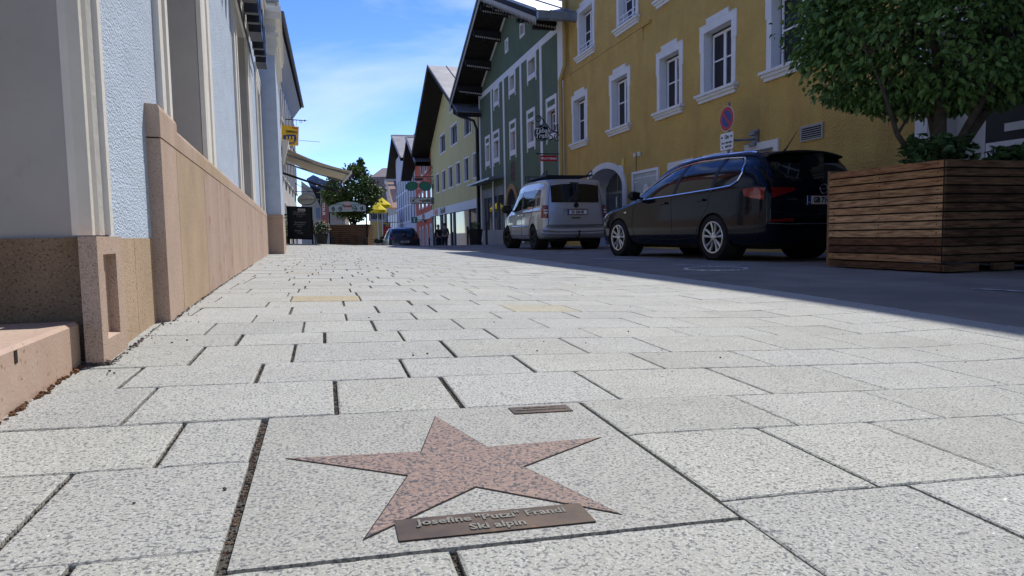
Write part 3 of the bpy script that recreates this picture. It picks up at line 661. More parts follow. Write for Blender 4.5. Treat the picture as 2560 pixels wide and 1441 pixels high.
for k in range(nl):
    z = vz0+.05+(vz1-vz0-.09)*k/(nl-1)-.01
    m.quad(FY.W(va+.03, .012, z+.022), FY.W(vb-.03, .012, z+.022), FY.W(vb-.03, .04, z), FY.W(va+.03, .04, z))
obj('louvre', m, m_beige, vt)
# string course with buttress below, and downpipe
lu, lz = FY.P(1425, 187); lu2, _ = FY.P(1629, 50)
m = MB().box(0, lu2, 0, .06, lz-.03, lz+.03, FY); o = obj('string_course', m, m_ochre, yb_)
bu, _ = FY.P(1609, 70); obj('buttress', MB().prism([FY.W(.02, 0, lz-.03), FY.W(.02, .05, lz-.04), FY.W(.02, .002, lz-.42)], FY.u*(bu-.02)), m_ochre, yb_)
def pipe(F, pts, r, par, m, n=.1): return obj('downpipe', MB().tube([F.W(u, nn, z) for u, nn, z in pts], r, 10), m, par, smooth=True)
m_pipe = mat('ochre_pipe_paint', (.46, .32, .10), .6, var=.05)
pipe(FY, [(.45, .12, HY), (.45, .12, lz+.35), (.36, .16, lz+.12), (.16, .2, lz-.12), (.12, .17, lz-.4), (.12, .17, 0)], .075, yb_, m_pipe)
pipe(FY, [(.42, .12, HY), (.42, .12, lz+.7)], .05, yb_, m_pipe)
# white entrance pier and dark shop front at the right
obj('entrance_jamb', MB().box(eu0, eu0+.21, -.005, .05, 0, 3.25, FY).box(eu0+.2, eu1, -.5, -.48, 0, 3.1, FY).box(eu0+.21, eu1, -.005, .05, 3.1, 3.25, FY).box(eu1-.021, eu1, -.48, .03, 0, 3.1, FY), m_white, yb_)
m = MB(); m.box(eu1+.0, eu1+5, .0, .03, -.1, 3.25, FY); sf = obj('dark_shop_front', m, m_plast, yb_)
a, zt = FY.P(2475, 359); b, _ = FY.P(2563, 340); 
m = ring(FY, a, a+1.3, .7, zt, .07, .03, .07); o = obj('window', m, m_white2, yb_); obj('pane', MB().box(a+.07, a+1.23, .032, .04, .77, zt-.07, FY), m_glass, o)
a2, z2b = FY.P(2516, 329); _, z2t = FY.P(2516, 309); obj('lace_curtain', MB().box(a2, a2+1.2, .032, .036, z2b, z2t, FY), m_white, sf)

# ---------------------------------------------------------------- generic gabled house
def gable(name, label, px0, px1, c, tv, ez, ridge, mt, roofm, over=1.6, side_over=1.3, depth=14, holes=(), wallw=None, soff=None, thick=.22, zbase=-1.6, overhang_low=None):
    """facade between image columns px1 (near, right) and px0 (far, left)"""
    a = fline(c, tv, px1); b = fline(c, tv, px0)
    F = Fr(a, b)
    if F.n.x > 0: F = Fr(a, b, flip=True)
    L = F.L; T = thing(name, label, 'building', F.o)
    k = (ridge-ez)/(L/2)
    Wm, Vm = wall(F, ccw([(0, zbase), (L, zbase), (L, ez), (L/2, ridge), (0, ez)]), [h for h in holes], depth=.2)
    obj('wall', Wm, mt, T)
    for q in Vm: obj('window_reveal', q, m_white, T)
    m = MB(); m.prism([F.W(0, -.24, zbase), F.W(L, -.24, zbase), F.W(L, -.24, ez), F.W(L/2, -.24, ridge), F.W(0, -.24, ez)], -F.n*depth)
    obj('body', m, mt, T)
    so = side_over; zl = ez-k*so
    r = MB()
    for sg_, u0, u1 in ((1, -so, L/2), (-1, L+so, L/2)):
        p = [F.W(u0, over, zl), F.W(u1, over, ridge), F.W(u1, over, ridge+thick), F.W(u0, over, zl+thick)]
        r.prism(p, -F.n*(depth+over+.6))
    rf = obj('roof', r, soff or m_wood, T)
    s = MB()
    for sg_, u0, u1 in ((1, -so, L/2), (-1, L+so, L/2)):
        s.prism([F.W(u0-.02*sg_, over+.03, zl+thick), F.W(u1, over+.03, ridge+thick), F.W(u1, over+.03, ridge+thick+.04), F.W(u0-.02*sg_, over+.03, zl+thick+.04)], -F.n*(depth+over+.6))
        n0 = over+.02
        while n0 > -depth:
            s.tube([F.W(u0, n0, zl+thick+.06), F.W(u1, n0, ridge+thick+.06)], .035, 4); n0 -= 1.25
    obj('roof_sheeting', s, roofm, rf)
    return T, F, L, k, rf
def ccw(p):
    A = sum(p[i][0]*p[(i+1) % len(p)][1]-p[(i+1) % len(p)][0]*p[i][1] for i in range(len(p))); return p if A > 0 else p[::-1]

# ---------------------------------------------------------------- green house
GF = Fr(fline(CR, TV, 1415.5), fline(CR, TV, 1206.5))
if GF.n.x > 0: GF = Fr(fline(CR, TV, 1415.5), fline(CR, TV, 1206.5), flip=True)
LG = GF.L
def rp_(F, xl, xr, ytr, ybr, ytl=None, ybl=None, n=0):
    """rect from right (near) edge measurements"""
    u0, z1 = F.P(xr, ytr, n); _, z0 = F.P(xr, ybr, n); u1, _ = F.P(xl, ytr, n); return [min(u0, u1), max(u0, u1), z0, z1]
gu = [rp_(GF, 1233.7, 1248, 208, 266), rp_(GF, 1272, 1289, 176, 236), rp_(GF, 1318, 1341, 125, 195)]
gs = [rp_(GF, 1263, 1271, 93.5, 130), rp_(GF, 1300, 1312.4, 48, 84)]
gl = [rp_(GF, 1213, 1225, 333, 415), rp_(GF, 1232.7, 1248.5, 314, 402), rp_(GF, 1274, 1290.4, 304, 400), rp_(GF, 1317.3, 1338, 269, 382), rp_(GF, 1365.7, 1392, 232, 357)]
print('GREEN L', LG, [[round(x, 2) for x in q] for q in gu+gs+gl])
def lev(lst):
    a = sum(q[2] for q in lst)/len(lst); b = sum(q[3] for q in lst)/len(lst)
    for q in lst: q[2] = a; q[3] = b
lev(gu); lev(gs); lev(gl)
_, bandz = GF.P(1209, 239); _, bandz2 = GF.P(1386, 74); print('band', bandz, bandz2)
bz_ = (bandz+bandz2)/2
hol = [(q[0]+.16, q[1]-.16, q[2]+.28, q[3]-.05, .32) for q in gu]+[(q[0]+.09, q[1]-.09, q[2]+.1, q[3]-.08, .2) for q in gs]+[(q[0]+.14, q[1]-.14, q[2]+.3, q[3]-.5, .24) for q in gl]
cu0, _ = GF.P(1262, 520)
hol += [(cu0+.2, LG-.35, -.2, 2.75, .25)]
APX = 10.7
Tg, Fg, Lg, kg, rfg = gable('green_house', 'dark green gabled house with white bands and broad carved wooden eaves', 1206.5, 1415.5, CR, TV, 7.9, APX, m_green, m_zinc, over=1.35, side_over=1.25, holes=hol)
m = MB()
m.box(.0, Lg, 0, .02, bz_-.13, bz_+.13, GF)
for xp, wd in ((1229.5, .26), (1260, .26), (1303.5, .26), (1354, .27)):
    u, _ = GF.P(xp, 300); m.box(u-wd/2, u+wd/2, .0, .018, 0, bz_-.13, GF)
m.box(0, .55, 0, .024, 0, 7.9, GF); m.box(Lg-.3, Lg, 0, .024, 0, bz_-.13, GF)
for s0, s1 in ((0, Lg/2), (Lg, Lg/2)):
    z0_, z1_ = 7.9, APX; m.prism([GF.W(s0, .0, z0_-.02), GF.W(s1, .0, z1_-.02), GF.W(s1, .0, z1_-.22), GF.W(s0, .0, z0_-.22)], GF.n*.015)
obj('white_band', m, m_white, Tg)
for q in gu:
    a, b, c, d = q; o = obj('window_surround', ring(GF, a, b, c+.12, d+.0, .16, 0, .03).box(a, b, 0, .034, c+.1, c+.3, GF).box(a, a+.1, 0, .03, c-.04, c+.1, GF).box(b-.1, b, 0, .03, c-.04, c+.1, GF), m_white, Tg)
    casement(Tg, GF, a+.17, b-.17, c+.3, d-.06, -.26, mf=m_plast, bar=.05)
for q in gs:
    a, b, c, d = q; obj('window_surround', ring(GF, a, b, c, d, .1, 0, .03), m_white, Tg); casement(Tg, GF, a+.1, b-.1, c+.1, d-.1, -.12, mf=m_white2, bar=.03, trans=0)
m_dkred = mat('dark_red_frame', (.15, .03, .035), .6)
for q in gl:
    a, b, c, d = q
    o = obj('window_surround', ring(GF, a, b, c+.15, d, .14, 0, .03).box(a+.14, b-.14, 0, .03, d-.5, d-.36, GF).box(a+.14, b-.14, 0, .031, c+.29, c+.38, GF).box(a, a+.1, 0, .03, c, c+.15, GF).box(b-.1, b, 0, .03, c, c+.15, GF), m_white, Tg)
    obj('inner_frame', ring(GF, a+.14, b-.14, c+.31, d-.5, .07, -.2, -.14), m_dkred, o)
    casement(Tg, GF, a+.21, b-.21, c+.38, d-.57, -.16, bar=.05)
# eaves: purlins, lace boards
lc = MB()
for q in (.12, .42, .72, .95):
    for sgn, o_ in ((1, 0), (-1, Lg)):
        u = o_+sgn*Lg/2*q; z = 7.9+kg*(Lg/2*q)-.16
        m = MB(); m.box(u-.12, u+.12, -.2, 1.28, z-.22, z+.02, GF); m.box(u-.1, u+.1, -.2, .85, z-.42, z-.221, GF)
        obj('purlin', m, m_wood, rfg)
        for s in range(12):
            n0 = .05+s*.1; lc.box(u-.13, u-.121, n0, n0+.06, z-.40+.10*(s/12), z-.33+.10*(s/12), GF)
vz = lambda s: 7.9+kg*s
m = MB()
for sgn, o_ in ((1, 0), (-1, Lg)):
    s = -1.25
    while s < Lg/2:
        u = o_+sgn*s; z = vz(s)
        m.prism([GF.W(u, 1.36, z+.03), GF.W(u+sgn*.12, 1.36, z+.03+.12*kg), GF.W(u+sgn*.12, 1.36, z-.03), GF.W(u+sgn*.06, 1.36, z-.20), GF.W(u, 1.36, z-.06)], GF.n*.015); s += .16
obj('carved_verge_board', m, m_beige, rfg); 
cbe = obj('carved_bracket_edge', lc, m_beige, rfg); cbe['kind'] = 'stuff'
gz0 = vz(-1.25)
obj('eaves_gutter', MB().box(-1.45, -1.2, -8, 1.35, gz0-.05, gz0+.2, GF), m_zinc, rfg); obj('eaves_gutter', MB().box(Lg+1.2, Lg+1.45, -8, 1.3, gz0-.05, gz0+.2, GF), m_zinc, rfg)
for n_ in (-.5, .2, .9): obj('gutter_bracket', MB().box(-1.47, -1.455, n_, n_+.06, gz0-.1, gz0+.22, GF), m_zinc, rfg)
u1_ = Lg+.0
pipe(GF, [(Lg+1.3, 1.1, gz0-.05), (Lg+1.3, 1.1, gz0-.3), (Lg+.9, .8, gz0-.55), (Lg+.25, .25, gz0-.85), (Lg+.12, .12, gz0-1.3), (Lg+.12, .12, -.5)], .075, Tg, m_black)
# shop front, arch, mural
cb, cz = GF.P(1260, 482)
m = MB(); m.prism([GF.W(cu0+.0, -.0, 3.05), GF.W(cu0, .75, 2.98), GF.W(cu0, .75, 3.07), GF.W(cu0, 0, 3.2)], GF.u*(Lg-cu0+.1)); obj('shop_canopy', m, m_zinc, Tg)
m = MB(); 
for q in (0, .28, .52, .78, .97): m.box(cu0+.2+(Lg-cu0-.55)*q, cu0+.3+(Lg-cu0-.55)*q, -.12, -.04, -.5, 2.75, GF)
m.box(cu0+.2, Lg-.35, -.11, -.05, 2.3, 2.75, GF)
o = obj('shop_front', m, m_grey, Tg); obj('pane', MB().quad(GF.W(cu0+.2, -.1, .5), GF.W(Lg-.35, -.1, .5), GF.W(Lg-.35, -.1, 2.75), GF.W(cu0+.2, -.1, 2.75)), m_glassr, o)
obj('stone_base', MB().box(cu0+.25, Lg-.4, -.04, .04, -.5, .62, GF), m_beige, Tg)
ac, _ = GF.P(1281, 500); m = MB(); ro, ri = .95, .72
def arch(m, F, uc, ro, ri, zs, n0, n1, zb=0, k=12, hz=1):
    O = [(uc-ro, zb)]+[(uc-ro*cos(pi*i/k), zs+ro*hz*sin(pi*i/k)) for i in range(k+1)]+[(uc+ro, zb)]
    I = [(uc-ri, zb)]+[(uc-ri*cos(pi*i/k), zs+ri*hz*sin(pi*i/k)) for i in range(k+1)]+[(uc+ri, zb)]
    for i in range(len(O)-1):
        m.prism([F.W(O[i][0], n0, O[i][1]), F.W(O[i+1][0], n0, O[i+1][1]), F.W(I[i+1][0], n0, I[i+1][1]), F.W(I[i][0], n0, I[i][1])], F.n*(n1-n0))
    return O, I
_, az = GF.P(1282, 458)
O, I = arch(m, GF, ac, 1.05, .8, az-1.05, .0, .06, -.5); sa = obj('stone_arch', m, mat('sandstone_arch', (.34, .20, .085), .85, var=.15, vs=4), Tg)
obj('dark_entrance', MB().poly([GF.W(a, .01, b) for a, b in I]), m_glass, sa)
mu0, mz1 = GF.P(1287, 408); mu1, _ = GF.P(1277, 408); _, mz0 = GF.P(1287, 452)
obj('wall_painting', MB().box(mu0, mu1, 0, .012, mz0, mz1, GF).poly([GF.W((mu0+mu1)/2+(mu1-mu0)/2*cos(t), .006, mz1+.15*sin(t)) for t in [pi*i/8 for i in range(9)]]), mat('faded_brown_mural', (.11, .055, .035), .9, var=.5, vs=6), Tg)

# ---------------------------------------------------------------- pale yellow house (optician)
TV2 = (816-1280)/FPX
YF = Fr(fline(CR, TV2, 1203), fline(CR, TV2, 1085)); 
if YF.n.x > 0: YF = Fr(fline(CR, TV2, 1203), fline(CR, TV2, 1085), flip=True)
y_att = [rp_(YF, 1123, 1128.6, 249, 277)]
y_mid = [rp_(YF, 1099.7, 1112.5, 331, 375), rp_(YF, 1126.7, 1142.4, 304.5, 355), rp_(YF, 1160, 1178, 280, 330)]
y_low = [rp_(YF, 1090, 1097.7, 436, 480), rp_(YF, 1105.3, 1113.4, 427, 473), rp_(YF, 1121.7, 1130.8, 416, 466), rp_(YF, 1140.5, 1150, 405, 458), rp_(YF, 1160.6, 1171.3, 391, 449), rp_(YF, 1182.4, 1194, 379, 440)]
print('Y2', YF.L, [[round(x, 2) for x in q] for q in y_att+y_mid+y_low])
for l_ in (y_mid, y_low): lev(l_)
ah = [(q[0], q[1], q[2], q[3], .25) for q in y_att+y_mid+y_low]
_, eL = YF.P(1086, 362)
T2, F2, L2, k2, rf2 = gable('pale_yellow_house', 'pale yellow gabled house with dark windows above the optician shop', 1085, 1203, CR, TV2, 7.2, 11.3, m_yel2, m_roofmet, over=1.35, side_over=1.3, holes=ah)
print('eaves2', eL, 'L2', L2)
for q in y_att+y_mid+y_low:
    a, b, c, d = q
    casement(T2, YF, a+.03, b-.03, c+.03, d-.03, -.12, mf=m_plast, mull=(b-a) > .5, trans=0, bar=.05)
[obj('window_surround', ring(YF, q[0]-.09, q[1]+.09, q[2]-.09, q[3]+.09, .09, 0, .02), m_white, T2) for q in y_att+y_mid+y_low]
_, fz1 = YF.P(1200, 495.4); _, fz0 = YF.P(1200, 519); print('fascia', fz0, fz1)
obj('shop_fascia', MB().box(0, L2, 0, .16, fz0, fz1, YF), m_white, T2)
m = MB()
cols = [0, .14, .42, .5, .62, .7, .74, .9, .965]
for q in cols: m.box(L2*q, L2*q+.5 if q in (0, .42, .62) else L2*q+.2, 0, .09, -1.6, fz0, YF)
o = obj('shop_front', m, m_grey, T2); obj('pane', MB().quad(YF.W(0, .03, -1.4), YF.W(L2, .03, -1.4), YF.W(L2, .03, fz0), YF.W(0, .03, fz0)), m_glassr, o)
tu, tz = YF.P(1104, 536)
def ftext(F, s, size, u, z, n, m, par, name='lettering', **k): return obj(name, text(s, size, F.W(u, n, z), -F.u, (0, 0, 1), .01, **k), m, par)
ftext(YF, 'Optik', .62, tu+1.5, (fz0+fz1)/2, .18, m_signred, T2, shear=.2, bold=.01); ftext(YF, 'Reinhold', .55, tu-1.6, (fz0+fz1)/2, .18, m_black, T2, bold=.01)
def swoosh(P, R_, m, par, flipx=1):   # crescent
    k = 14; o_ = [P(-R_*cos(t)*1.0, R_*.9*sin(t)) for t in [-pi*.62+pi*1.24*i/k for i in range(k+1)]]; i_ = [P(-R_*cos(t)*.78+.0*R_, R_*.86*sin(t)) for t in [-pi*.62+pi*1.24*i/k for i in range(k+1)]]
    mb = MB()
    for j in range(k): mb.quad(o_[j], o_[j+1], i_[j+1], i_[j])
    return obj('crescent_logo', mb, m, par)
swoosh(lambda a, b: YF.W(tu+2.3-a, .17, (fz0+fz1)/2+b), .55, m_black, T2)

# ---------------------------------------------------------------- orange house
TV3 = (915-1280)/FPX; p_near = fline(CR, TV2, 1084.5); t_n = (1084.5-1280)/FPX; d_n = CR/(t_n-TV2); C3 = d_n*(t_n-TV3)
OF = Fr(fline(C3, TV3, 1084), fline(C3, TV3, 1045))
if OF.n.x > 0: OF = Fr(fline(C3, TV3, 1084), fline(C3, TV3, 1045), flip=True)
L3 = OF.L; T3 = thing('orange_house', 'orange red house with arched shop windows between the optician and the lilac house', 'building', OF.o)
obj('wall', MB().box(0, L3, -12, 0, -1.6, 8.3, OF), m_orange, T3)
_, w0 = OF.P(1084, 544); _, w1 = OF.P(1084, 526); obj('shop_fascia', MB().box(0, L3, 0, .12, w0, w1, OF), m_white, T3)
for (xl, xr, yt, yb) in [(1047.5, 1050, 486, 522), (1054.5, 1059, 480, 518.5), (1064.5, 1069, 474, 514), (1075.5, 1080.5, 463, 509), (1053, 1057, 410, 436), (1062, 1066.5, 408, 427)]:
    a, b, c, d = rp_(OF, xl, xr, yt, yb); o = obj('window', ring(OF, a-.12, b+.12, c-.12, d+.12, .14, 0, .05), m_white, T3); obj('pane', MB().box(a, b, 0, .02, c, d, OF), m_glass, o)
for (xc, yt) in [(1051, 583), (1058, 581), (1067.5, 578), (1078, 574)]:
    u, z = OF.P(xc, yt-15); m = MB(); O, I = arch(m, OF, u, .85, .62, z-.8, 0, .06, -1.6); o = obj('arched_window', m, m_white, T3); obj('pane', MB().poly([OF.W(a, .01, b) for a, b in I]), m_glass, o)
u, z = OF.P(1062, 545); ftext(OF, 'Haus', .9, u, z, .14, m_signred, T3) if False else None
obj('dark_shop_sign', MB().box(u-1.2, u+.9, .12, .16, z-.35, z+.35, OF), m_dkred, T3)

# ---------------------------------------------------------------- lilac white house with two gable fronts
TV4 = (861-1280)/FPX; t_n = (1045-1280)/FPX; d_n = C3/(t_n-TV3); C4 = d_n*(t_n-TV4)
WF = Fr(fline(C4, TV4, 1046), fline(C4, TV4, 998))
if WF.n.x > 0: WF = Fr(fline(C4, TV4, 1046), fline(C4, TV4, 998), flip=True)
LW = WF.L; T4 = thing('lilac_white_house', 'pale lilac white house front with rows of shuttered windows and two steep dark gables', 'building', WF.o)
_, ez4 = WF.P(1045, 400); print('LILAC', LW, ez4, d_n)
obj('wall', MB().box(0, LW, -12, 0, -3, ez4+3, WF), m_lilac, T4)
for r_, (yt, n_) in enumerate([(408, 6), (455, 6), (503, 6)]):
    for i in range(8):
        u = LW*(i+.6)/8; _, z = WF.P(1045, yt)
        z = z+.0; obj('shutter', MB().box(u-.35, u+.25, 0, .06, z-1.7, z, WF), m_roofmet, T4); obj('sill', MB().box(u-.45, u+.35, 0, .12, z-1.95, z-1.75, WF), m_white2, T4)
def vgable(T, ax, ay, ad, lx, ly, ld, rx, ry, rd, back, thick=.35, roofm=m_roofmet):
    """roof of a street-facing gable given apex and eaves points of the verge"""
    A_ = at(ax, ay, ad); B_ = at(lx, ly, ld); C_ = at(rx, ry, rd); v = Vector(back)
    dn = Vector((0, 0, -thick))
    s = MB(); s.quad(A_+dn, B_+dn, B_+dn+v, A_+dn+v); s.quad(A_+dn, A_+dn+v, C_+dn+v, C_+dn)
    s.quad(A_, B_, B_+dn, A_+dn); s.quad(A_, A_+dn, C_+dn, C_)
    h = v.normalized()*2.2
    s.poly([A_+dn+h, B_+dn+h, C_+dn+h][:3])
    o = obj('roof', s, m_wood, T)
    t = MB(); t.quad(A_, A_+v, B_+v, B_); t.quad(A_, C_, C_+v, A_+v)
    e = (C_-A_)
    for i in range(1, 6): t.tube([A_+v*(i/6)+Vector((0, 0, .05)), C_+v*(i/6)+Vector((0, 0, .05))], .06, 4)
    t.tube([A_, A_+v], .12, 4); t.tube([A_, C_], .12, 4); obj('roof_sheeting', t, roofm, o)
bk = WF.n*-16
vgable(T3, 1015, 344, 63, 1002.5, 445, 75, 1038, 404, 54, OF.n*-16)
vgable(T4, 978.5, 339, 86, 965, 441, 103, 1001, 394, 75, bk)
print('script part3 ok')
# ================================================================ CARS
def pchip(xs, ys):
    n = len(xs); h = [xs[i+1]-xs[i] for i in range(n-1)]; d = [(ys[i+1]-ys[i])/h[i] for i in range(n-1)]; m = [d[0]]+[0]*(n-2)+[d[-1]]
    for i in range(1, n-1):
        if d[i-1]*d[i] > 0: w1 = 2*h[i]+h[i-1]; w2 = h[i]+2*h[i-1]; m[i] = (w1+w2)/(w1/d[i-1]+w2/d[i])
    def f(x):
        if x <= xs[0]: return ys[0]
        if x >= xs[-1]: return ys[-1]
        i = max(j for j in range(n-1) if xs[j] <= x); t = (x-xs[i])/h[i]; t2 = t*t; t3 = t2*t
        return (2*t3-3*t2+1)*ys[i]+(t3-2*t2+t)*h[i]*m[i]+(-2*t3+3*t2)*ys[i+1]+(t3-t2)*h[i]*m[i+1]
    return f
class Body:
    """x forward from the rear axle, y left, z up"""
    def __init__(s, st, lean=0, leanz=.9, square=0):
        xs = [q[0] for q in st]; s.x0, s.x1 = xs[0], xs[-1]
        s.f = [pchip(xs, [q[i] for q in st]) for i in range(1, 6)]; s.xs = xs; s.lean = lean; s.leanz = leanz; s.sq = square
    def sec(s, x):
        zb, w_, zbelt, zt, wr = [f(x) for f in s.f]
        c = sm(zt-zbelt, .02, .22); m_ = min(zbelt, zt)
        A = [(0, zb), (.8*w_, zb), (w_-.035, zb+.06), (w_-.005, zb+.22), (w_, .56 if zt > .75 else (zb+zt)/2), (w_*.99, m_-.13), (w_*.965, m_-.045), (w_*.88, m_-.015), (.7*w_, zt-.006), (.4*w_, zt), (0, zt+.004)]
        q = s.sq
        B = [(0, zb), (.8*w_, zb), (w_-.035, zb+.06), (w_-.005, zb+.22), (w_, .56), (w_*.99, zbelt-.10), (w_*.965, zbelt), ((w_*.965+wr)/2+.025, (zbelt+zt)/2), (wr+.015, zt-.11), (wr*(.88+.04*q), zt-.02), (0, zt)]
        return [(a[0]*(1-c)+b[0]*c, a[1]*(1-c)+b[1]*c) for a, b in zip(A, B)]
    def fine(s, x, k=4):
        P = s.sec(x); o = []
        for i in range(len(P)-1):
            p0 = P[i-1] if i else (-P[1][0], P[1][1]); p1 = P[i]; p2 = P[i+1]; p3 = P[i+2] if i+2 < len(P) else (-P[i][0], P[i][1])
            for j in range(k):
                t = j/k; o.append(tuple(.5*((2*p1[a])+(-p0[a]+p2[a])*t+(2*p0[a]-5*p1[a]+4*p2[a]-p3[a])*t*t+(-p0[a]+3*p1[a]-3*p2[a]+p3[a])*t**3) for a in (0, 1)))
        o.append(P[-1]); return o
    def W(s, x, z):
        P = s.fine(x); best = 0
        for i in range(len(P)-1):
            (y0, z0), (y1, z1) = P[i], P[i+1]
            if (z0-z)*(z1-z) <= 0 and z0 != z1: best = max(best, y0+(y1-y0)*(z-z0)/(z1-z0))
        return best
    def D(s, p):   # the tail leans forward with height
        x, y, z = p
        if s.lean: k = 1-sm(x, s.x0, s.x0+.9); x += s.lean*max(0, z-s.leanz)*k
        return Vector((x, y, z))
    def rear(s, y, z):
        a, b = s.x0, s.x0+1.4
        if s.W(b, z) < y: return b
        for _ in range(26):
            m_ = (a+b)/2
            if s.W(m_, z) >= y: b = m_
            else: a = m_
        return b
    def mesh(s):
        X = []; n = 52
        for i in range(n+1):
            t = i/n; X.append(s.x0+(s.x1-s.x0)*t)
        X += [s.x0+.01, s.x0+.03, s.x0+.06, s.x1-.02, s.x1-.05]; X = sorted(set(round(x, 4) for x in X))
        mb = MB(); R_ = []
        for x in X:
            P = s.fine(x); ring_ = [s.D((x, y, z)) for y, z in P]+[s.D((x, -y, z)) for y, z in P[-2:0:-1]]; R_.append(ring_)
        k = len(R_[0]); vs = [p for r_ in R_ for p in r_]
        fs = [(i*k+j, i*k+(j+1) % k, (i+1)*k+(j+1) % k, (i+1)*k+j) for i in range(len(X)-1) for j in range(k)]
        fs += [tuple(range(k))[::-1], tuple((len(X)-1)*k+j for j in range(k))]
        return mb.add(vs, fs)
    def side(s, top, bot, n=22, k=6, off=.006, sgn=1):
        """patch on the flank between two polylines (x,z) with equal parameter"""
        def ev(P, t):
            L = [0]
            for i in range(len(P)-1): L.append(L[-1]+sqrt((P[i+1][0]-P[i][0])**2+(P[i+1][1]-P[i][1])**2))
            d = t*L[-1]
            for i in range(len(P)-1):
                if d <= L[i+1]+1e-9: q = (d-L[i])/max(1e-9, L[i+1]-L[i]); return (P[i][0]+(P[i+1][0]-P[i][0])*q, P[i][1]+(P[i+1][1]-P[i][1])*q)
            return P[-1]
        v = []
        for i in range(n+1):
            a, b = ev(top, i/n), ev(bot, i/n)
            for j in range(k+1):
                q = j/k; x = b[0]+(a[0]-b[0])*q; z = b[1]+(a[1]-b[1])*q
                v.append(s.D((x, sgn*(s.W(x, z)+off), z)))
        f = [(i*(k+1)+j, (i+1)*(k+1)+j, (i+1)*(k+1)+j+1, i*(k+1)+j+1) for i in range(n) for j in range(k)]
        return MB().add(v, f if sgn < 0 else [q[::-1] for q in f])
    def sideline(s, P, r, off=.004, sgn=1, n=10):
        o = []
        for i in range(len(P)-1):
            for j in range(n): t = j/n; x = P[i][0]+(P[i+1][0]-P[i][0])*t; z = P[i][1]+(P[i+1][1]-P[i][1])*t; o.append(s.D((x, sgn*(s.W(x, z)+off), z)))
        x, z = P[-1]; o.append(s.D((x, sgn*(s.W(x, z)+off), z))); return MB().tube(o, r, 6)
    def back(s, ys, zlo, zhi, k=8, off=.006):
        """patch on the tail: ys list, z from zlo(y) to zhi(y)"""
        v = []
        for y in ys:
            for j in range(k+1):
                z = zlo(y)+(zhi(y)-zlo(y))*j/k; x = s.rear(abs(y), z); v.append(s.D((x-off, y, z)))
        n = len(ys)-1
        return MB().add(v, [(i*(k+1)+j, i*(k+1)+j+1, (i+1)*(k+1)+j+1, (i+1)*(k+1)+j) for i in range(n) for j in range(k)])
    def backline(s, P, r, off=.003, n=8):
        o = []
        for i in range(len(P)-1):
            for j in range(n): t = j/n; y = P[i][0]+(P[i+1][0]-P[i][0])*t; z = P[i][1]+(P[i+1][1]-P[i][1])*t; o.append(s.D((s.rear(abs(y), z)-off, y, z)))
        y, z = P[-1]; o.append(s.D((s.rear(abs(y), z)-off, y, z))); return MB().tube(o, r, 6)
def cut_arches(o, axles, r, zc, wmax):
    bm_ = []
    for x in axles:
        for sg_ in (1, -1):
            c = MB().lathe([(0, -.17), (r, -.17), (r, .3), (0, .3)], (x, sg_*(wmax-.06), zc), (0, sg_, 0), k=40)
            co = obj('cutter', c, m_dark); fixn(co); co.matrix_world = o.matrix_world.copy() if False else Matrix()
            bm_.append(co)
    base = o; par = o.parent; mw = None
    o.parent = None
    for i, c in enumerate(bm_):
        md = o.modifiers.new('b%d' % i, 'BOOLEAN'); md.operation = 'DIFFERENCE'; md.object = c; md.solver = 'EXACT'
    bpy.context.view_layer.update()
    dg = bpy.context.evaluated_depsgraph_get(); me = bpy.data.meshes.new_from_object(o.evaluated_get(dg))
    o.modifiers.clear(); o.data = me; o.parent = par
    for c in bm_: bpy.data.objects.remove(c, do_unlink=True)
    me.polygons.foreach_set('use_smooth', [True]*len(me.polygons)); me.set_sharp_from_angle(angle=radians(38))
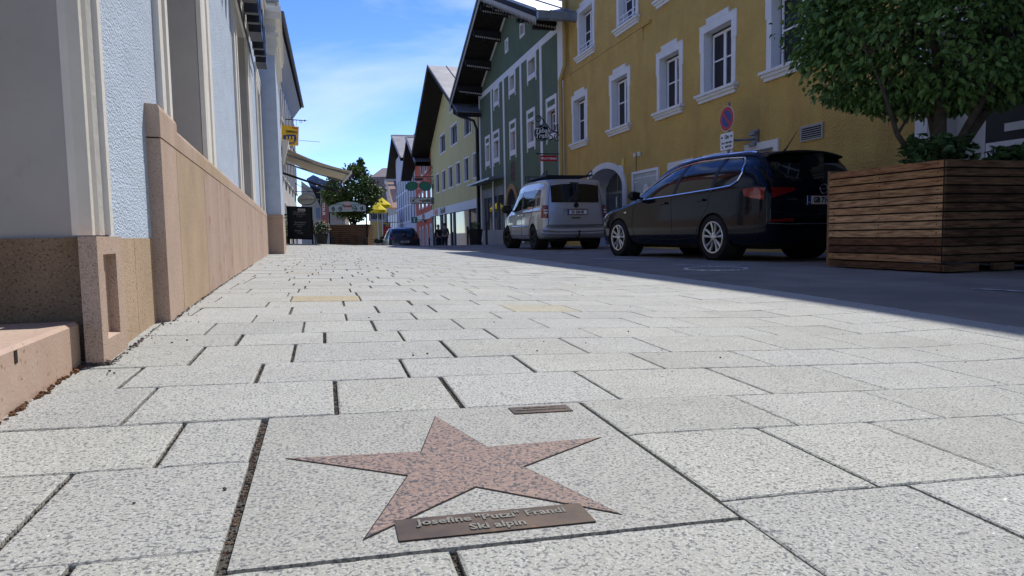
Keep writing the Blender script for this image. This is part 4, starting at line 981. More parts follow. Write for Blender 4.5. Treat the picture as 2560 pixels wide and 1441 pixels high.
def wheel(par, x, y, sg_, r, wd, rr, spokes, mrim, paired=False, steer=0, mdish=None):
    c = Vector((x, y, r)); ax = (sin(steer)*sg_*-1, sg_*cos(steer), 0)
    t = MB().lathe([(rr, -wd/2), (r-.03, -wd/2), (r-.006, -wd/2+.025), (r, -wd*.3), (r, wd*.3), (r-.006, wd/2-.025), (r-.03, wd/2), (rr+.012, wd/2), (rr, wd/2-.01)], c, ax, 40, close=True)
    wl = obj('wheel', t, m_tyre, par, local=True, smooth=True)
    m = MB().lathe([(rr+.002, wd/2-.004), (rr-.012, wd/2-.006), (rr-.02, wd/2-.04), (rr-.03, 0), (0, .0)], c, ax, 40)
    d = obj('brake_dish', m, m_dark, wl, local=True, smooth=True)
    A = Vector(ax).normalized(); a = A.cross(Vector((0, 0, 1))).normalized(); b = A.cross(a)
    m = MB().lathe([(rr+.006, wd/2-.002), (rr+.002, wd/2+.004), (rr-.014, wd/2+.002), (rr-.018, wd/2-.02)], c, ax, 40)
    for k in range(spokes):
        an = 2*pi*k/spokes+(.07 if paired and k % 2 else (-.07 if paired else 0)); e = a*cos(an)+b*sin(an); f = A.cross(e)
        w0, w1 = (.011, .021) if paired else (.02, .026)
        h0, h1 = wd/2-.012, wd/2-.002
        r0, r1 = .045, rr-.006
        v = []
        for (rad, ww, hh) in ((r0, w0, h0), (r1*.6, (w0+w1)*.55, h0-.006), (r1, w1, h1)):
            v += [c+e*rad-f*ww+A*(hh-.03), c+e*rad-f*ww+A*(hh-.004), c+e*rad+A*(hh+.004), c+e*rad+f*ww+A*(hh-.004), c+e*rad+f*ww+A*(hh-.03)]
        m.add(v, [(i*5+j, i*5+(j+1) % 5, i*5+5+(j+1) % 5, i*5+5+j) for i in range(2) for j in range(5)])
    m.lathe([(.062, wd/2-.03), (.06, wd/2-.008), (.03, wd/2-.002), (0, wd/2)], c, ax, 20)
    rm = obj('rim', m, mrim, wl, local=True, smooth=True)
    for k in range(5):
        an = 2*pi*k/5+.3; e = a*cos(an)+b*sin(an)
        m = MB().lathe([(.009, 0), (.009, .004), (0, .004)], c+e*.045+A*(wd/2-.006), ax, 8)
        if k == 0: acc = m
        else: acc.merge(m)
    obj('wheel_bolt', acc, m_dark, wl, local=True); return wl
def plate(par, B, y, z, txt, w_=.52, h=.115, dx=-.012):
    x = min(B.rear(0, z), B.rear(0, z+.05))+dx; p = B.D((x, y, z)); x = p.x
    pl = obj('number_plate', MB().box(x-.006, x+.01, y-w_/2, y+w_/2, z-h/2, z+h/2), m_plate, par, local=True)
    obj('plate_frame', MB().box(x-.004, x+.012, y-w_/2-.008, y+w_/2+.008, z-h/2-.008, z-h/2-.001).box(x-.004, x+.012, y-w_/2-.008, y+w_/2+.008, z+h/2+.001, z+h/2+.008), m_plast, pl, local=True)
    obj('country_band', MB().box(x-.008, x, y+w_/2-.05, y+w_/2, z-h/2, z+h/2), m_blue, pl, local=True)
    obj('plate_lines', MB().box(x-.008, x, y-w_/2, y+w_/2-.05, z-h/2, z-h/2+.006).box(x-.008, x, y-w_/2, y+w_/2-.05, z+h/2-.006, z+h/2), m_signred, pl, local=True)
    obj('lettering', text(txt, .098, (x-.009, y-.02, z-.002), (0, -1, 0), (0, 0, 1), .001, bold=.004, sx=.86), m_black, pl, local=True)
    obj('lettering', text('A', .03, (x-.009, y+w_/2-.025, z-.03), (0, -1, 0), (0, 0, 1), .001), m_plate, pl, local=True); return pl
def place(T, p, heading):    # heading: angle of travel from +Y towards +X
    T.location = p; T.rotation_euler = (0, 0, pi/2-heading)
def mirror(par, B, x, z, m_, s=1.0, stem=.07):
    for sg_ in (1, -1):
        y = B.W(x, z)*sg_
        m = MB().ball((x-.02, y+sg_*(stem+.09*s), z+.06), .1*s, 14, (.75, 1.1, .8)); m.box(x-.03, x+.03, min(y-sg_*.02, y+sg_*(stem+.06)), max(y-sg_*.02, y+sg_*(stem+.06)), z-.0, z+.035)
        mo = obj('wing_mirror', m, m_, par, local=True, smooth=True)
        obj('mirror_glass', MB().box(x-.02-.078*s, x-.02-.066*s, y+sg_*(stem+.09*s)-.075*s, y+sg_*(stem+.09*s)+.075*s, z+.01, z+.115*s), m_carglass, mo, local=True)

# ---- estate car (navy) -------------------------------------------------
ES = Body([(-1.09, .33, .70, .80, .70, .5), (-1.06, .26, .80, .93, .90, .6), (-1.02, .23, .86, .97, 1.00, .70), (-.97, .22, .88, 1.0, 1.09, .70), (-.88, .21, .893, 1.01, 1.22, .685), (-.78, .20, .90, 1.01, 1.345, .665), (-.67, .2, .905, 1.01, 1.445, .65), (-.55, .2, .907, 1.01, 1.478, .645), (0, .2, .908, 1.0, 1.515, .65), (.6, .2, .905, .975, 1.53, .655), (1.1, .2, .902, .955, 1.51, .65), (1.5, .2, .90, .94, 1.45, .63), (1.9, .2, .895, .925, 1.32, .60), (2.25, .2, .89, .90, 1.14, .58), (2.6, .2, .885, .87, .98, .6), (2.95, .2, .87, .85, .90, .6), (3.3, .2, .83, .80, .79, .6), (3.5, .22, .74, .7, .66, .5), (3.58, .26, .6, .6, .56, .4)])
E1 = thing('estate_car', 'dark navy estate car with silver window trim and alloy wheels beside the wooden planter', 'car')
bd_ = obj('body', ES.mesh(), m_navy, E1, local=True); fixn(bd_); cut_arches(bd_, (0, 2.685), .345, .325, .905)
obj('underbody', MB().box(-.8, 3.3, -.6, .6, .16, .32), m_dark, E1, local=True)
for x in (0, 2.685):
    for sg_ in (1, -1): obj('wheel_liner', MB().lathe([(.343, -.1), (.343, .235)], (x, sg_*.66, .325), (0, sg_, 0), 40), m_dark, E1, local=True); wheel(E1, x, sg_*.79, sg_, .325, .225, .222, 10, m_alloy, True, steer=0)
for sg_ in (1, -1):
    top = [(-.50, 1.10), (-.46, 1.30), (-.34, 1.385), (0, 1.415), (.6, 1.425), (1.0, 1.40), (1.4, 1.325), (1.75, 1.19), (2.12, .985)]
    bot = [(-.44, 1.045), (-.30, 1.02), (-.1, 1.01), (.2, .998), (.6, .985), (1.0, .972), (1.4, .96), (1.75, .952), (2.12, .945)]
    g = obj('side_window', ES.side(top, bot, 40, 8, .004, sg_), m_carglass, E1, local=True, smooth=True)
    for (xa, xb, xc, xd) in ((.98, 1.06, .83, .91), (.02, .09, -.04, .03)):
        obj('window_pillar', ES.side([(xc, 1.425), (xd, 1.425)], [(xa, .965), (xb, .965)], 2, 8, .009, sg_), m_plast, E1, local=True)
    obj('chrome_window_line', ES.sideline([(2.2, .955), (1.75, .95), (1.0, .968), (.3, .99), (-.1, 1.005), (-.36, 1.022), (-.48, 1.08), (-.525, 1.18), (-.49, 1.31), (-.38, 1.40), (0, 1.43), (.6, 1.44), (1.0, 1.415), (1.4, 1.34), (1.75, 1.205), (2.2, .965)], .0125, .008, sg_, 6), m_chrome, E1, local=True, smooth=True)
    obj('roof_rail', ES.sideline([(1.15, 1.475), (.8, 1.505), (.2, 1.51), (-.3, 1.492), (-.55, 1.45)], .017, .0, sg_, 5), m_chrome, E1, local=True, smooth=True)
    gp = ES.sideline([(1.05, .95), (1.02, .6), (1.0, .33), (1.1, .29)], .0045, -.001, sg_); gp.merge(ES.sideline([(.06, .98), (.12, .75), (.33, .52), (.42, .32), (1.05, .29)], .0045, -.001, sg_)); gp.merge(ES.sideline([(2.12, .93), (2.2, .75), (2.22, .5), (2.14, .33), (1.1, .29)], .0045, -.001, sg_))
    gp.merge(ES.sideline([(-.66, .98), (-.80, .72), (-.42, .60)], .004, -.001, sg_))
    obj('panel_gap', gp, m_dark, E1, local=True)
    for x in (1.27, .30):
        y = sg_*(ES.W(x, .86)+.03); obj('door_handle', MB().box(x-.11, x+.11, y-.012, y+.012, .845, .875).box(x-.1, x-.075, y-.03, y+.0, .845, .872).box(x+.075, x+.1, y-.03, y, .845, .872), m_navy, E1, local=True)
    obj('side_indicator', ES.side([(2.42, .77), (2.5, .765)], [(2.42, .745), (2.5, .75)], 2, 2, .006, sg_), m_chrome, E1, local=True)
    obj('headlight', ES.side([(2.95, .79), (3.35, .74), (3.5, .66)], [(3.05, .70), (3.35, .63), (3.48, .6)], 8, 3, .006, sg_), m_carglass, E1, local=True)
    tl = obj('tail_light', ES.side([(-.62, .955), (-.78, .965), (-.93, .96), (-1.0, .95)][::1], [(-.66, .87), (-.80, .83), (-.93, .81), (-1.0, .80)], 10, 5, .007, sg_*1), m_red, E1, local=True, smooth=True)
    obj('indicator_lens', ES.side([(-.76, .865), (-.9, .862), (-1.0, .86)], [(-.78, .838), (-.9, .825), (-1.0, .82)], 6, 2, .0095, sg_), m_orl, tl, local=True)
    obj('tail_light', ES.back([sg_*y for y in lin(.79, .42, 8)], lambda y: .82+.10*(.8-abs(y))/.4, lambda y: .955, 4, .006), m_red, E1, local=True)
mirror(E1, ES, 1.98, .955, m_plast, 1.0)
obj('rear_window', ES.back(lin(-.64, .64, 24), lambda y: 1.06+.03*(abs(y)/.6)**2, lambda y: 1.40-.13*(abs(y)/.62)**4, 10, .006), m_carglass, E1, local=True, smooth=True)
sp_ = MB(); v = []
for i in range(13):
    y = -.63+1.26*i/12; z = 1.50-.05*(abs(y)/.63)**2
    z = 1.497-.062*(abs(y)/.63)**2.4; v += [(-.45, y, z-.012), (-.845+.05*(abs(y)/.63)**2, y, z-.035), (-.855+.05*(abs(y)/.63)**2, y, z-.058), (-.62, y, z-.085)]
sp_.add(v, [(i*4+j, i*4+(j+1) % 4, i*4+4+(j+1) % 4, i*4+4+j) for i in range(12) for j in range(4)]+[(0, 1, 2, 3), (51, 50, 49, 48)])
obj('roof_spoiler', sp_, m_plast, E1, local=True)
obj('aerial', MB().tube([(-.38, 0, 1.50), (-.42, 0, 1.53), (-.62, 0, 1.74)], .006, 6, rr=[.02, .009, .003]), m_plast, E1, local=True)
obj('bumper_chrome', ES.backline([(-.84, .50), (-.6, .49), (0, .49), (.6, .49), (.84, .50)], .008, .006), m_chrome, E1, local=True)
for sg_ in (1, -1): obj('rear_reflector', ES.back([sg_*y for y in lin(.82, .48, 8)], lambda y: .52, lambda y: .545+.015*(.82-abs(y))/.3, 2, .008), m_red, E1, local=True)
obj('panel_gap', ES.backline([(-.80, .66), (-.5, .60), (.5, .60), (.80, .66)], .005, 0).merge(ES.backline([(.80, .66), (.83, .8), (.74, 1.0), (.68, 1.2), (.62, 1.36)], .005, 0)), m_dark, E1, local=True)
plate(E1, ES, -.0, .79, 'GB 710 FC')
xr = ES.rear(0, .93)-.02; em = MB().lathe([(.052, -.004), (.06, -.01), (.068, -.004), (.06, .0)], (xr, 0, .935), (-1, 0, 0), 24, close=True)
em.prism([(xr-.008, .08, .932), (xr-.008, .02, .940), (xr-.008, .026, .928), (xr-.008, -.08, .938), (xr-.008, -.02, .930), (xr-.008, -.026, .942)][:6], (-.004, 0, 0)); obj('badge', em, m_chrome, E1, local=True)
obj('lettering', text('ASTRA', .035, (ES.rear(.45, .84)-.012, .50, .80), (0, -1, 0), (0, 0, 1), .002, sx=1.5), m_chrome, E1, local=True)
obj('tow_cable', MB().tube([(-.75, .35, .25), (-.78, .28, .21), (-.76, .15, .22), (-.72, .1, .28)], .008, 6), m_plast, E1, local=True)
hb = -.055
pE = gnd(1797, 650); dE = 9.75; pE = wp(1797, dE); 
axE = Vector((cos(hb), -sin(hb), 0)); fE = Vector((sin(hb), cos(hb), 0))
place(E1, Vector((pE.x, pE.y, gz(pE.x, pE.y)))+axE*.80, hb)

# ---- silver delivery van with windows ---------------------------------
VN = Body([(-.87, .40, .80, 1.08, 1.70, .66), (-.85, .34, .845, 1.08, 1.745, .69), (-.80, .30, .872, 1.08, 1.775, .70), (-.65, .27, .885, 1.08, 1.80, .71), (0, .25, .895, 1.07, 1.82, .72), (1.0, .25, .897, 1.06, 1.83, .72), (1.5, .25, .895, 1.04, 1.80, .71), (1.9, .25, .89, 1.02, 1.69, .68), (2.25, .25, .885, 1.0, 1.42, .64), (2.6, .25, .88, .97, 1.14, .62), (2.85, .25, .87, .95, 1.02, .6), (3.1, .25, .84, .9, .95, .6), (3.35, .27, .76, .8, .84, .5), (3.5, .33, .62, .7, .70, .4)], lean=.16, leanz=.95, square=1)
V1 = thing('silver_van', 'silver high roofed passenger van with black roof rack parked outside the green house', 'van')
bd_ = obj('body', VN.mesh(), m_silver, V1, local=True); fixn(bd_); cut_arches(bd_, (0, 2.682), .355, .33, .895)
obj('underbody', MB().box(-.6, 3.1, -.6, .6, .2, .36), m_dark, V1, local=True)
for x in (0, 2.682):
    for sg_ in (1, -1): obj('wheel_liner', MB().lathe([(.353, -.1), (.353, .23)], (x, sg_*.65, .33), (0, sg_, 0), 40), m_dark, V1, local=True); wheel(V1, x, sg_*.775, sg_, .33, .215, .205, 5, m_plast, False, steer=.25 if x > 1 else 0)
for sg_ in (1, -1):
    obj('side_window', VN.side([(-.55, 1.53), (.2, 1.56), (1.02, 1.56)], [(-.55, 1.13), (.2, 1.10), (1.02, 1.08)], 16, 6, .004, sg_), m_carglass, V1, local=True, smooth=True)
    obj('side_window', VN.side([(1.12, 1.56), (1.5, 1.55), (1.85, 1.46), (2.2, 1.25), (2.42, 1.06)], [(1.12, 1.08), (1.5, 1.06), (1.85, 1.045), (2.2, 1.03), (2.42, 1.02)], 16, 6, .004, sg_), m_carglass, V1, local=True, smooth=True)
    gp = VN.sideline([(1.07, 1.6), (1.07, 1.0), (1.05, .5), (1.1, .36)], .005, 0, sg_); gp.merge(VN.sideline([(.02, 1.6), (.02, 1.05), (.12, .86), (.38, .6), (.42, .36), (2.2, .36)], .005, 0, sg_)); gp.merge(VN.sideline([(2.25, 1.0), (2.28, .7), (2.2, .36)], .005, 0, sg_)); gp.merge(VN.sideline([(-.7, .98), (1.0, .98)], .006, 0, sg_))
    obj('panel_gap', gp, m_dark, V1, local=True)
    obj('side_moulding', VN.sideline([(.45, .62), (2.15, .62)], .02, .002, sg_), m_silver, V1, local=True)
    for x in (1.25, .9): y = sg_*(VN.W(x, .93)+.025); obj('door_handle', MB().box(x-.1, x+.1, y-.015, y+.015, .915, .95), m_silver, V1, local=True)
    obj('tail_light', VN.back([sg_*y for y in lin(.872, .74, 6)], lambda y: .80, lambda y: 1.12, 8, .006), m_red, V1, local=True)
    obj('reversing_lens', VN.back([sg_*y for y in lin(.85, .755, 4)], lambda y: .915, lambda y: .95, 2, .011).merge(VN.back([sg_*y for y in lin(.85, .755, 4)], lambda y: .985, lambda y: 1.015, 2, .011)), m_plate, V1, local=True)
    obj('tail_light', VN.side([(-.70, 1.12), (-.80, 1.12), (-.845, 1.12)], [(-.72, .80), (-.80, .80), (-.845, .80)], 4, 6, .006, sg_), m_red, V1, local=True)
    obj('panel_gap', VN.backline([(sg_*.74, .62), (sg_*.735, 1.0), (sg_*.70, 1.35), (sg_*.63, 1.68)], .006, 0), m_dark, V1, local=True)
mirror(V1, VN, 2.15, 1.07, m_plast, 1.5, .06)
obj('rear_window', VN.back(lin(-.64, .64, 14), lambda y: 1.19, lambda y: 1.66-.05*(abs(y)/.64)**3, 8, .006), m_carglass, V1, local=True, smooth=True)
obj('brake_light', VN.back(lin(-.12, .12, 4), lambda y: 1.665, lambda y: 1.70, 2, .012), m_plast, V1, local=True)
obj('bumper', (lambda b: b.merge(VN.backline([(-.86, .50), (-.5, .47), (.5, .47), (.86, .50)], .055, .01)))(VN.backline([(-.86, .42), (-.5, .40), (.5, .40), (.86, .42)], .05, .0)), m_silver, V1, local=True, smooth=True)
obj('panel_gap', VN.backline([(-.74, .62), (.74, .62)], .006, 0), m_dark, V1, local=True)
plate(V1, VN, -.02, .94, 'JO 324 IK', dx=-.03)
obj('plate_recess', VN.backline([(-.33, 1.03), (.33, 1.03)], .012, .006).merge(VN.backline([(-.33, 1.03), (-.33, .87)], .008, .004)).merge(VN.backline([(.33, 1.03), (.33, .87)], .008, .004)), m_silver, V1, local=True, smooth=True)
p = VN.D((VN.rear(0, 1.12)-.012, -.02, 1.12)); obj('badge', MB().lathe([(.065, 0), (.062, .006), (0, .01)], p, (-1, 0, 0), 24), m_plast, V1, local=True)
obj('badge_letter', text('W', .07, p+Vector((-.011, 0, -.018)), (0, -1, 0), (0, 0, 1), .001).merge(text('V', .05, p+Vector((-.011, 0, .026)), (0, -1, 0), (0, 0, 1), .001)), m_black, V1, local=True)
obj('door_release', VN.back(lin(-.12, .12, 4), lambda y: .78, lambda y: .81, 2, .01), m_plast, V1, local=True)
obj('tow_bar', MB().tube([(-.7, -.05, .3), (-.98, -.05, .32), (-.98, -.05, .42)], .022, 8).ball((-.98, -.05, .45), .03), m_dark, V1, local=True)
m = MB(); zr = 1.90
for sg_ in (1, -1):
    m.tube([(-.45, sg_*.62, zr), (1.55, sg_*.62, zr)], .016, 6); m.tube([(-.40, sg_*.62, zr+.03), (-.2, sg_*.62, zr+.03)], .012, 6)
    for x in (-.3, .5, 1.3): m.tube([(x, sg_*.60, 1.78), (x, sg_*.62, zr)], .014, 6)
for x in lin(-.40, 1.5, 9): m.tube([(x, -.62, zr), (x, .62, zr)], .012, 6)
for x0_, s_ in ((1.5, 1), (-.42, -1)):
    for sg_ in (1, -1): m.tube([(x0_-s_*.5, sg_*.62, zr), (x0_-s_*.05, sg_*.62, zr+.13), (x0_, sg_*.62, zr+.12), (x0_+s_*.02, sg_*.62, zr)], .014, 6); m.tube([(x0_-s_*.25, sg_*.62, zr), (x0_-s_*.25, sg_*.62, zr+.075)], .01, 6)
    if s_ > 0: m.tube([(x0_, -.62, zr+.12), (x0_, .62, zr+.12)], .014, 6)
obj('roof_rack', m, m_plast, V1, local=True)
pV = wp(1337, 18.2); hv = .043; axV = Vector((cos(hv), -sin(hv), 0))
place(V1, Vector((pV.x, pV.y, gz(pV.x, pV.y)+.01))+axV*.86, hv)

# ---- far dark sports utility car -------------------------------------
SU = Body([(-.93, .42, .72, 1.05, 1.0, .55), (-.90, .34, .84, 1.05, 1.12, .62), (-.82, .30, .90, 1.06, 1.25, .66), (-.6, .28, .915, 1.07, 1.52, .68), (-.4, .28, .92, 1.07, 1.63, .69), (.2, .28, .925, 1.05, 1.68, .70), (1.0, .28, .925, 1.03, 1.67, .69), (1.6, .28, .92, 1.0, 1.52, .66), (2.1, .28, .91, .98, 1.22, .6), (2.5, .28, .9, .95, 1.04, .6), (3.1, .3, .85, .9, .92, .6), (3.5, .35, .65, .75, .7, .4)])
S1 = thing('dark_suv', 'dark grey sports utility car seen from behind at the crest of the street', 'car')
bd_ = obj('body', SU.mesh(), m_suvp, S1, local=True); fixn(bd_); cut_arches(bd_, (0, 2.65), .38, .36, .92)
for x in (0, 2.65):
    for sg_ in (1, -1): wheel(S1, x, sg_*.80, sg_, .36, .235, .25, 5, m_alloy, True)
for sg_ in (1, -1):
    obj('side_window', SU.side([(-.5, 1.4), (.4, 1.54), (1.2, 1.5), (1.95, 1.12)], [(-.4, 1.12), (.4, 1.08), (1.2, 1.05), (1.95, 1.03)], 16, 5, .004, sg_), m_carglass, S1, local=True)
    obj('tail_light', SU.back([sg_*y for y in lin(.86, .5, 8)], lambda y: 1.0, lambda y: 1.12, 3, .006), m_red, S1, local=True)
    obj('tail_light', SU.side([(-.6, 1.12), (-.88, 1.12)], [(-.64, 1.02), (-.88, 1.0)], 5, 3, .006, sg_), m_red, S1, local=True)
mirror(S1, SU, 1.75, 1.05, m_suvp, 1.1)
obj('rear_window', SU.back(lin(-.6, .6, 12), lambda y: 1.17, lambda y: 1.53, 6, .006), m_carglass, S1, local=True, smooth=True)
obj('bumper_trim', SU.backline([(-.8, .55), (.8, .55)], .05, 0), m_plast, S1, local=True); obj('bumper_trim', SU.backline([(-.6, .42), (.6, .42)], .03, .01), m_chrome, S1, local=True)
plate(S1, SU, 0, .86, 'KB 482 LF')
pS = wp(1009, 40.5); place(S1, Vector((pS.x, pS.y, gz(pS.x, pS.y)-.25)), 0.02)
print('SUV z', gz(pS.x, pS.y), pS, 'want top', 565)
# ================================================================ FOLIAGE
def leaves(name, par, m, pts, size, up_bias=.4, droop=.3, seed=1, aspect=.55, outward=None):
    Rn = random.Random(seed); v = []; f = []; off = Vector(root(par).location)
    for p in pts:
        p = Vector(p); L = size*Rn.uniform(.65, 1.2); w_ = L*aspect*.5
        d = Vector((Rn.gauss(0, 1), Rn.gauss(0, 1), Rn.gauss(0, .5)-droop))
        if outward is not None: d += (p-outward).normalized()*1.1
        d.normalize(); n = Vector((Rn.gauss(0, .6), Rn.gauss(0, .6), up_bias+Rn.random())); s = d.cross(n)
        if s.length < .05: continue
        s.normalize(); n = s.cross(d); b = len(v); o = p-off
        v += [o, o+d*L*.3+s*w_+n*w_*.35, o+d*L*.7+s*w_*.75+n*w_*.2-n*L*.04, o+d*L-n*L*.12, o+d*L*.7-s*w_*.75+n*w_*.2-n*L*.04, o+d*L*.3-s*w_+n*w_*.35, o+d*L*.5-n*L*.03]
        f += [(b, b+1, b+2, b+6), (b+6, b+2, b+3), (b, b+6, b+4, b+5), (b+6, b+3, b+4)]
    me = bpy.data.meshes.new(name); me.from_pydata([tuple(x) for x in v], [], f); me.materials.append(m); me.update()
    o = bpy.data.objects.new(name, me); COL.objects.link(o); o.parent = par; return o
def blob_pts(n, c, r, seed, shell=.55, clumps=0, cr=.3, zmin=None):
    Rn = random.Random(seed); P = []; c = Vector(c)
    C = []
    for i in range(clumps):
        d = Vector((Rn.gauss(0, 1), Rn.gauss(0, 1), Rn.gauss(0, 1))).normalized(); q = Rn.uniform(.72, 1.02); C.append(Vector((d.x*r[0]*q, d.y*r[1]*q, d.z*r[2]*q)))
    while len(P) < n:
        if C and Rn.random() < .8: k = Rn.choice(C); p = k+Vector((Rn.gauss(0, cr), Rn.gauss(0, cr), Rn.gauss(0, cr*.7)))
        else:
            d = Vector((Rn.gauss(0, 1), Rn.gauss(0, 1), Rn.gauss(0, 1))).normalized(); q = shell+(1-shell)*Rn.random()**.6; p = Vector((d.x*r[0]*q, d.y*r[1]*q, d.z*r[2]*q))
        if zmin and c.z+p.z < zmin(p.x, p.y): continue
        P.append(c+p)
    return P
# ================================================================ PLANTER AND TREE (right)
px0, px1, py0, py1, pz = 5.56, 7.15, 4.76, 6.14, 1.015
pc = Vector(((px0+px1)/2, (py0+py1)/2, gz(6, 5.4)))
P1 = thing('wooden_planter', 'large square planter of brown horizontal larch slats holding the round tree', 'planter', pc)
nb = 13; hb_ = (pz-gz(px0, py0)-.02)/nb; zb0 = gz(px0, py0)+.015
Rp = random.Random(5); 
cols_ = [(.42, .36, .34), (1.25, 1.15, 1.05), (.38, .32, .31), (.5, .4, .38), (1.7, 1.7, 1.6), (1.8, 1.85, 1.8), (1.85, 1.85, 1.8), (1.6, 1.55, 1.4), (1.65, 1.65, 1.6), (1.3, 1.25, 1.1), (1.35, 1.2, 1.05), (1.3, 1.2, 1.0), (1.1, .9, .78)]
def plank(b, lo, hi, fc, name='slat'):
    m = MB().box(*b); o = obj(name, m, m_plank, P1)
    at_ = o.data.attributes.new('tint', 'FLOAT_COLOR', 'FACE'); at_.data.foreach_set('color', [*fc, 1]*len(o.data.polygons)); return o
for i in range(nb):
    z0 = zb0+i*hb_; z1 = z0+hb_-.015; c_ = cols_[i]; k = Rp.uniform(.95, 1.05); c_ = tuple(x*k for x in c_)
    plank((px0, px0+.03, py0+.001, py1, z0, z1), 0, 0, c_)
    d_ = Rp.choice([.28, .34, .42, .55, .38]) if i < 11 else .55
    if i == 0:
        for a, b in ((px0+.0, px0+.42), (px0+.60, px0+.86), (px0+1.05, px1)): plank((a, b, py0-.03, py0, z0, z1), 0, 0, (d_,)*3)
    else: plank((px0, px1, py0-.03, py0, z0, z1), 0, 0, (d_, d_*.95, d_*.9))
obj('corner_dark_line', MB().box(px0-.003, px0+.0, py0-.008, py0+.001, zb0, pz), m_dark, P1)  # only a thin dark strip down the slat corner
obj('liner', MB().box(px0+.035, px1-.03, py0+.01, py1-.03, zb0+.1, pz-.06), m_dark, P1); obj('soil', MB().box(px0+.04, px1-.04, py0+.02, py1-.04, pz-.07, pz-.05), m_joint, P1)
obj('side_wall', MB().box(px0, px1, py1-.001, py1+.03, zb0, pz).box(px1-.03, px1, py0, py1, zb0, pz), m_plankd, P1)
sc_ = MB()
for i in range(nb):
    for y in (py0+.06, (py0+py1)/2+.02, py1-.06): sc_.lathe([(.007, 0), (.006, .002), (0, .002)], (px0-.0005, y, zb0+i*hb_+hb_*.45), (-1, 0, 0), 8)
s_o = obj('screws', sc_, m_dark, P1); s_o['kind'] = 'stuff'
tb = Vector((6.42, 5.5, pz-.05))
TR = thing('hornbeam_tree', 'round dense dark green tree with several crooked stems in the wooden planter', 'tree', tb)
cc = Vector((6.70, 5.62, 2.85)); Rt = random.Random(11)
m = MB()
stems = [[(0, 0, 0), (-.05, .02, .35), (.0, .05, .8), (-.1, .1, 1.5)], [(.05, -.03, 0), (.16, -.05, .25), (.38, -.1, .55), (.6, -.2, 1.1), (.8, -.2, 1.6)], [(-.1, .02, 0), (-.38, .02, .13), (-.62, .0, .36), (-.85, -.05, .75), (-1.1, -.1, 1.1)], [(.02, .05, 0), (.1, .2, .4), (.3, .5, .9), (.3, .7, 1.5)], [(-.05, -.05, 0), (.08, -.2, .45), (.12, -.45, .9), (.1, -.6, 1.4)]]
rads = [.085, .075, .04, .06, .05]
for s_, r in zip(stems, rads):
    P = [tb+Vector(q) for q in s_]; m.tube(P, r, 8, rr=[r*(1-.2*i) for i in range(len(P))])
    for q in P[2:]:
        for k in range(7):
            d = Vector((Rt.gauss(0, 1), Rt.gauss(0, 1), Rt.uniform(-.1, .8))).normalized(); e = q+d*Rt.uniform(.4, .9); ev = e-cc; sc_e = sqrt((ev.x/1.4)**2+(ev.y/1.3)**2+(ev.z/1.25)**2); 
            if sc_e > 1: continue
            m.tube([q, (q+e)/2+Vector((0, 0, .06)), e], .012, 5, rr=[.018, .011, .004])
obj('trunk', m, m_bark, TR, smooth=True, ang=60)
zm = lambda x, y: 1.62+.40*max(0, sqrt(x*x+y*y)-.55)**1.2
Rr = (1.58, 1.45, 1.5)
pts = blob_pts(25000, cc, Rr, 3, shell=.3, clumps=210, cr=.16, zmin=lambda x, y: zm(x+.2, y))
obj_l = leaves('crown', TR, m_leaf, pts, .080, seed=4, droop=.55, outward=cc)
pts = [p for p in blob_pts(6500, cc-Vector((.1, 0, .3)), (1.6, 1.42, 1.15), 9, shell=.8, clumps=110, cr=.12, zmin=lambda x, y: zm(x+.1, y)-.02)]
leaves('crown', TR, m_leaf, pts, .092, seed=14, droop=.7, outward=cc)
for (cx, cy, rx, n_, sd, lb) in ((-.42, -.30, .30, 420, 6, 'leafy ground shrub at the left under the tree in the wooden planter'), (.55, -.35, .28, 260, 7, 'leafy ground shrub at the right under the tree in the wooden planter')):
    c0 = Vector((6.42+cx, 5.5+cy, pz))
    SH = thing('ground_shrub', lb, 'shrub', c0, 'ground shrubs in the wooden planter')
    leaves('foliage', SH, m_leaf2, blob_pts(n_, c0+Vector((0, 0, .04 if n_ < 300 else .08)), (rx*1.25, rx, .14 if n_ < 300 else .19), sd, shell=.3), .10, seed=sd, droop=-.3, aspect=.7)
    obj('stem', MB().tube([c0-Vector((0, 0, .06)), c0+Vector((0, 0, .12))], .01, 5), m_bark, SH)

# ================================================================ SIGNS ON THE RIGHT
def disc(c, ux, uy, r0, r1, d, k=28, a0=0, a1=2*pi, ey=1.0):
    m = MB(); ux = Vector(ux).normalized(); uy = Vector(uy).normalized(); un = ux.cross(uy); c = Vector(c)
    o = [c+un*d+ux*r1*cos(t)+uy*r1*ey*sin(t) for t in [a0+(a1-a0)*i/k for i in range(k+1)]]
    if r0 == 0: m.prism([p-un*d for p in o[:-1]], un*d) if a1-a0 > 6.2 else m.poly(o+[c+un*d])
    else:
        i_ = [c+un*d+ux*r0*cos(t)+uy*r0*ey*sin(t) for t in [a0+(a1-a0)*i/k for i in range(k+1)]]
        for j in range(k): m.quad(o[j], o[j+1], i_[j+1], i_[j])
    return m
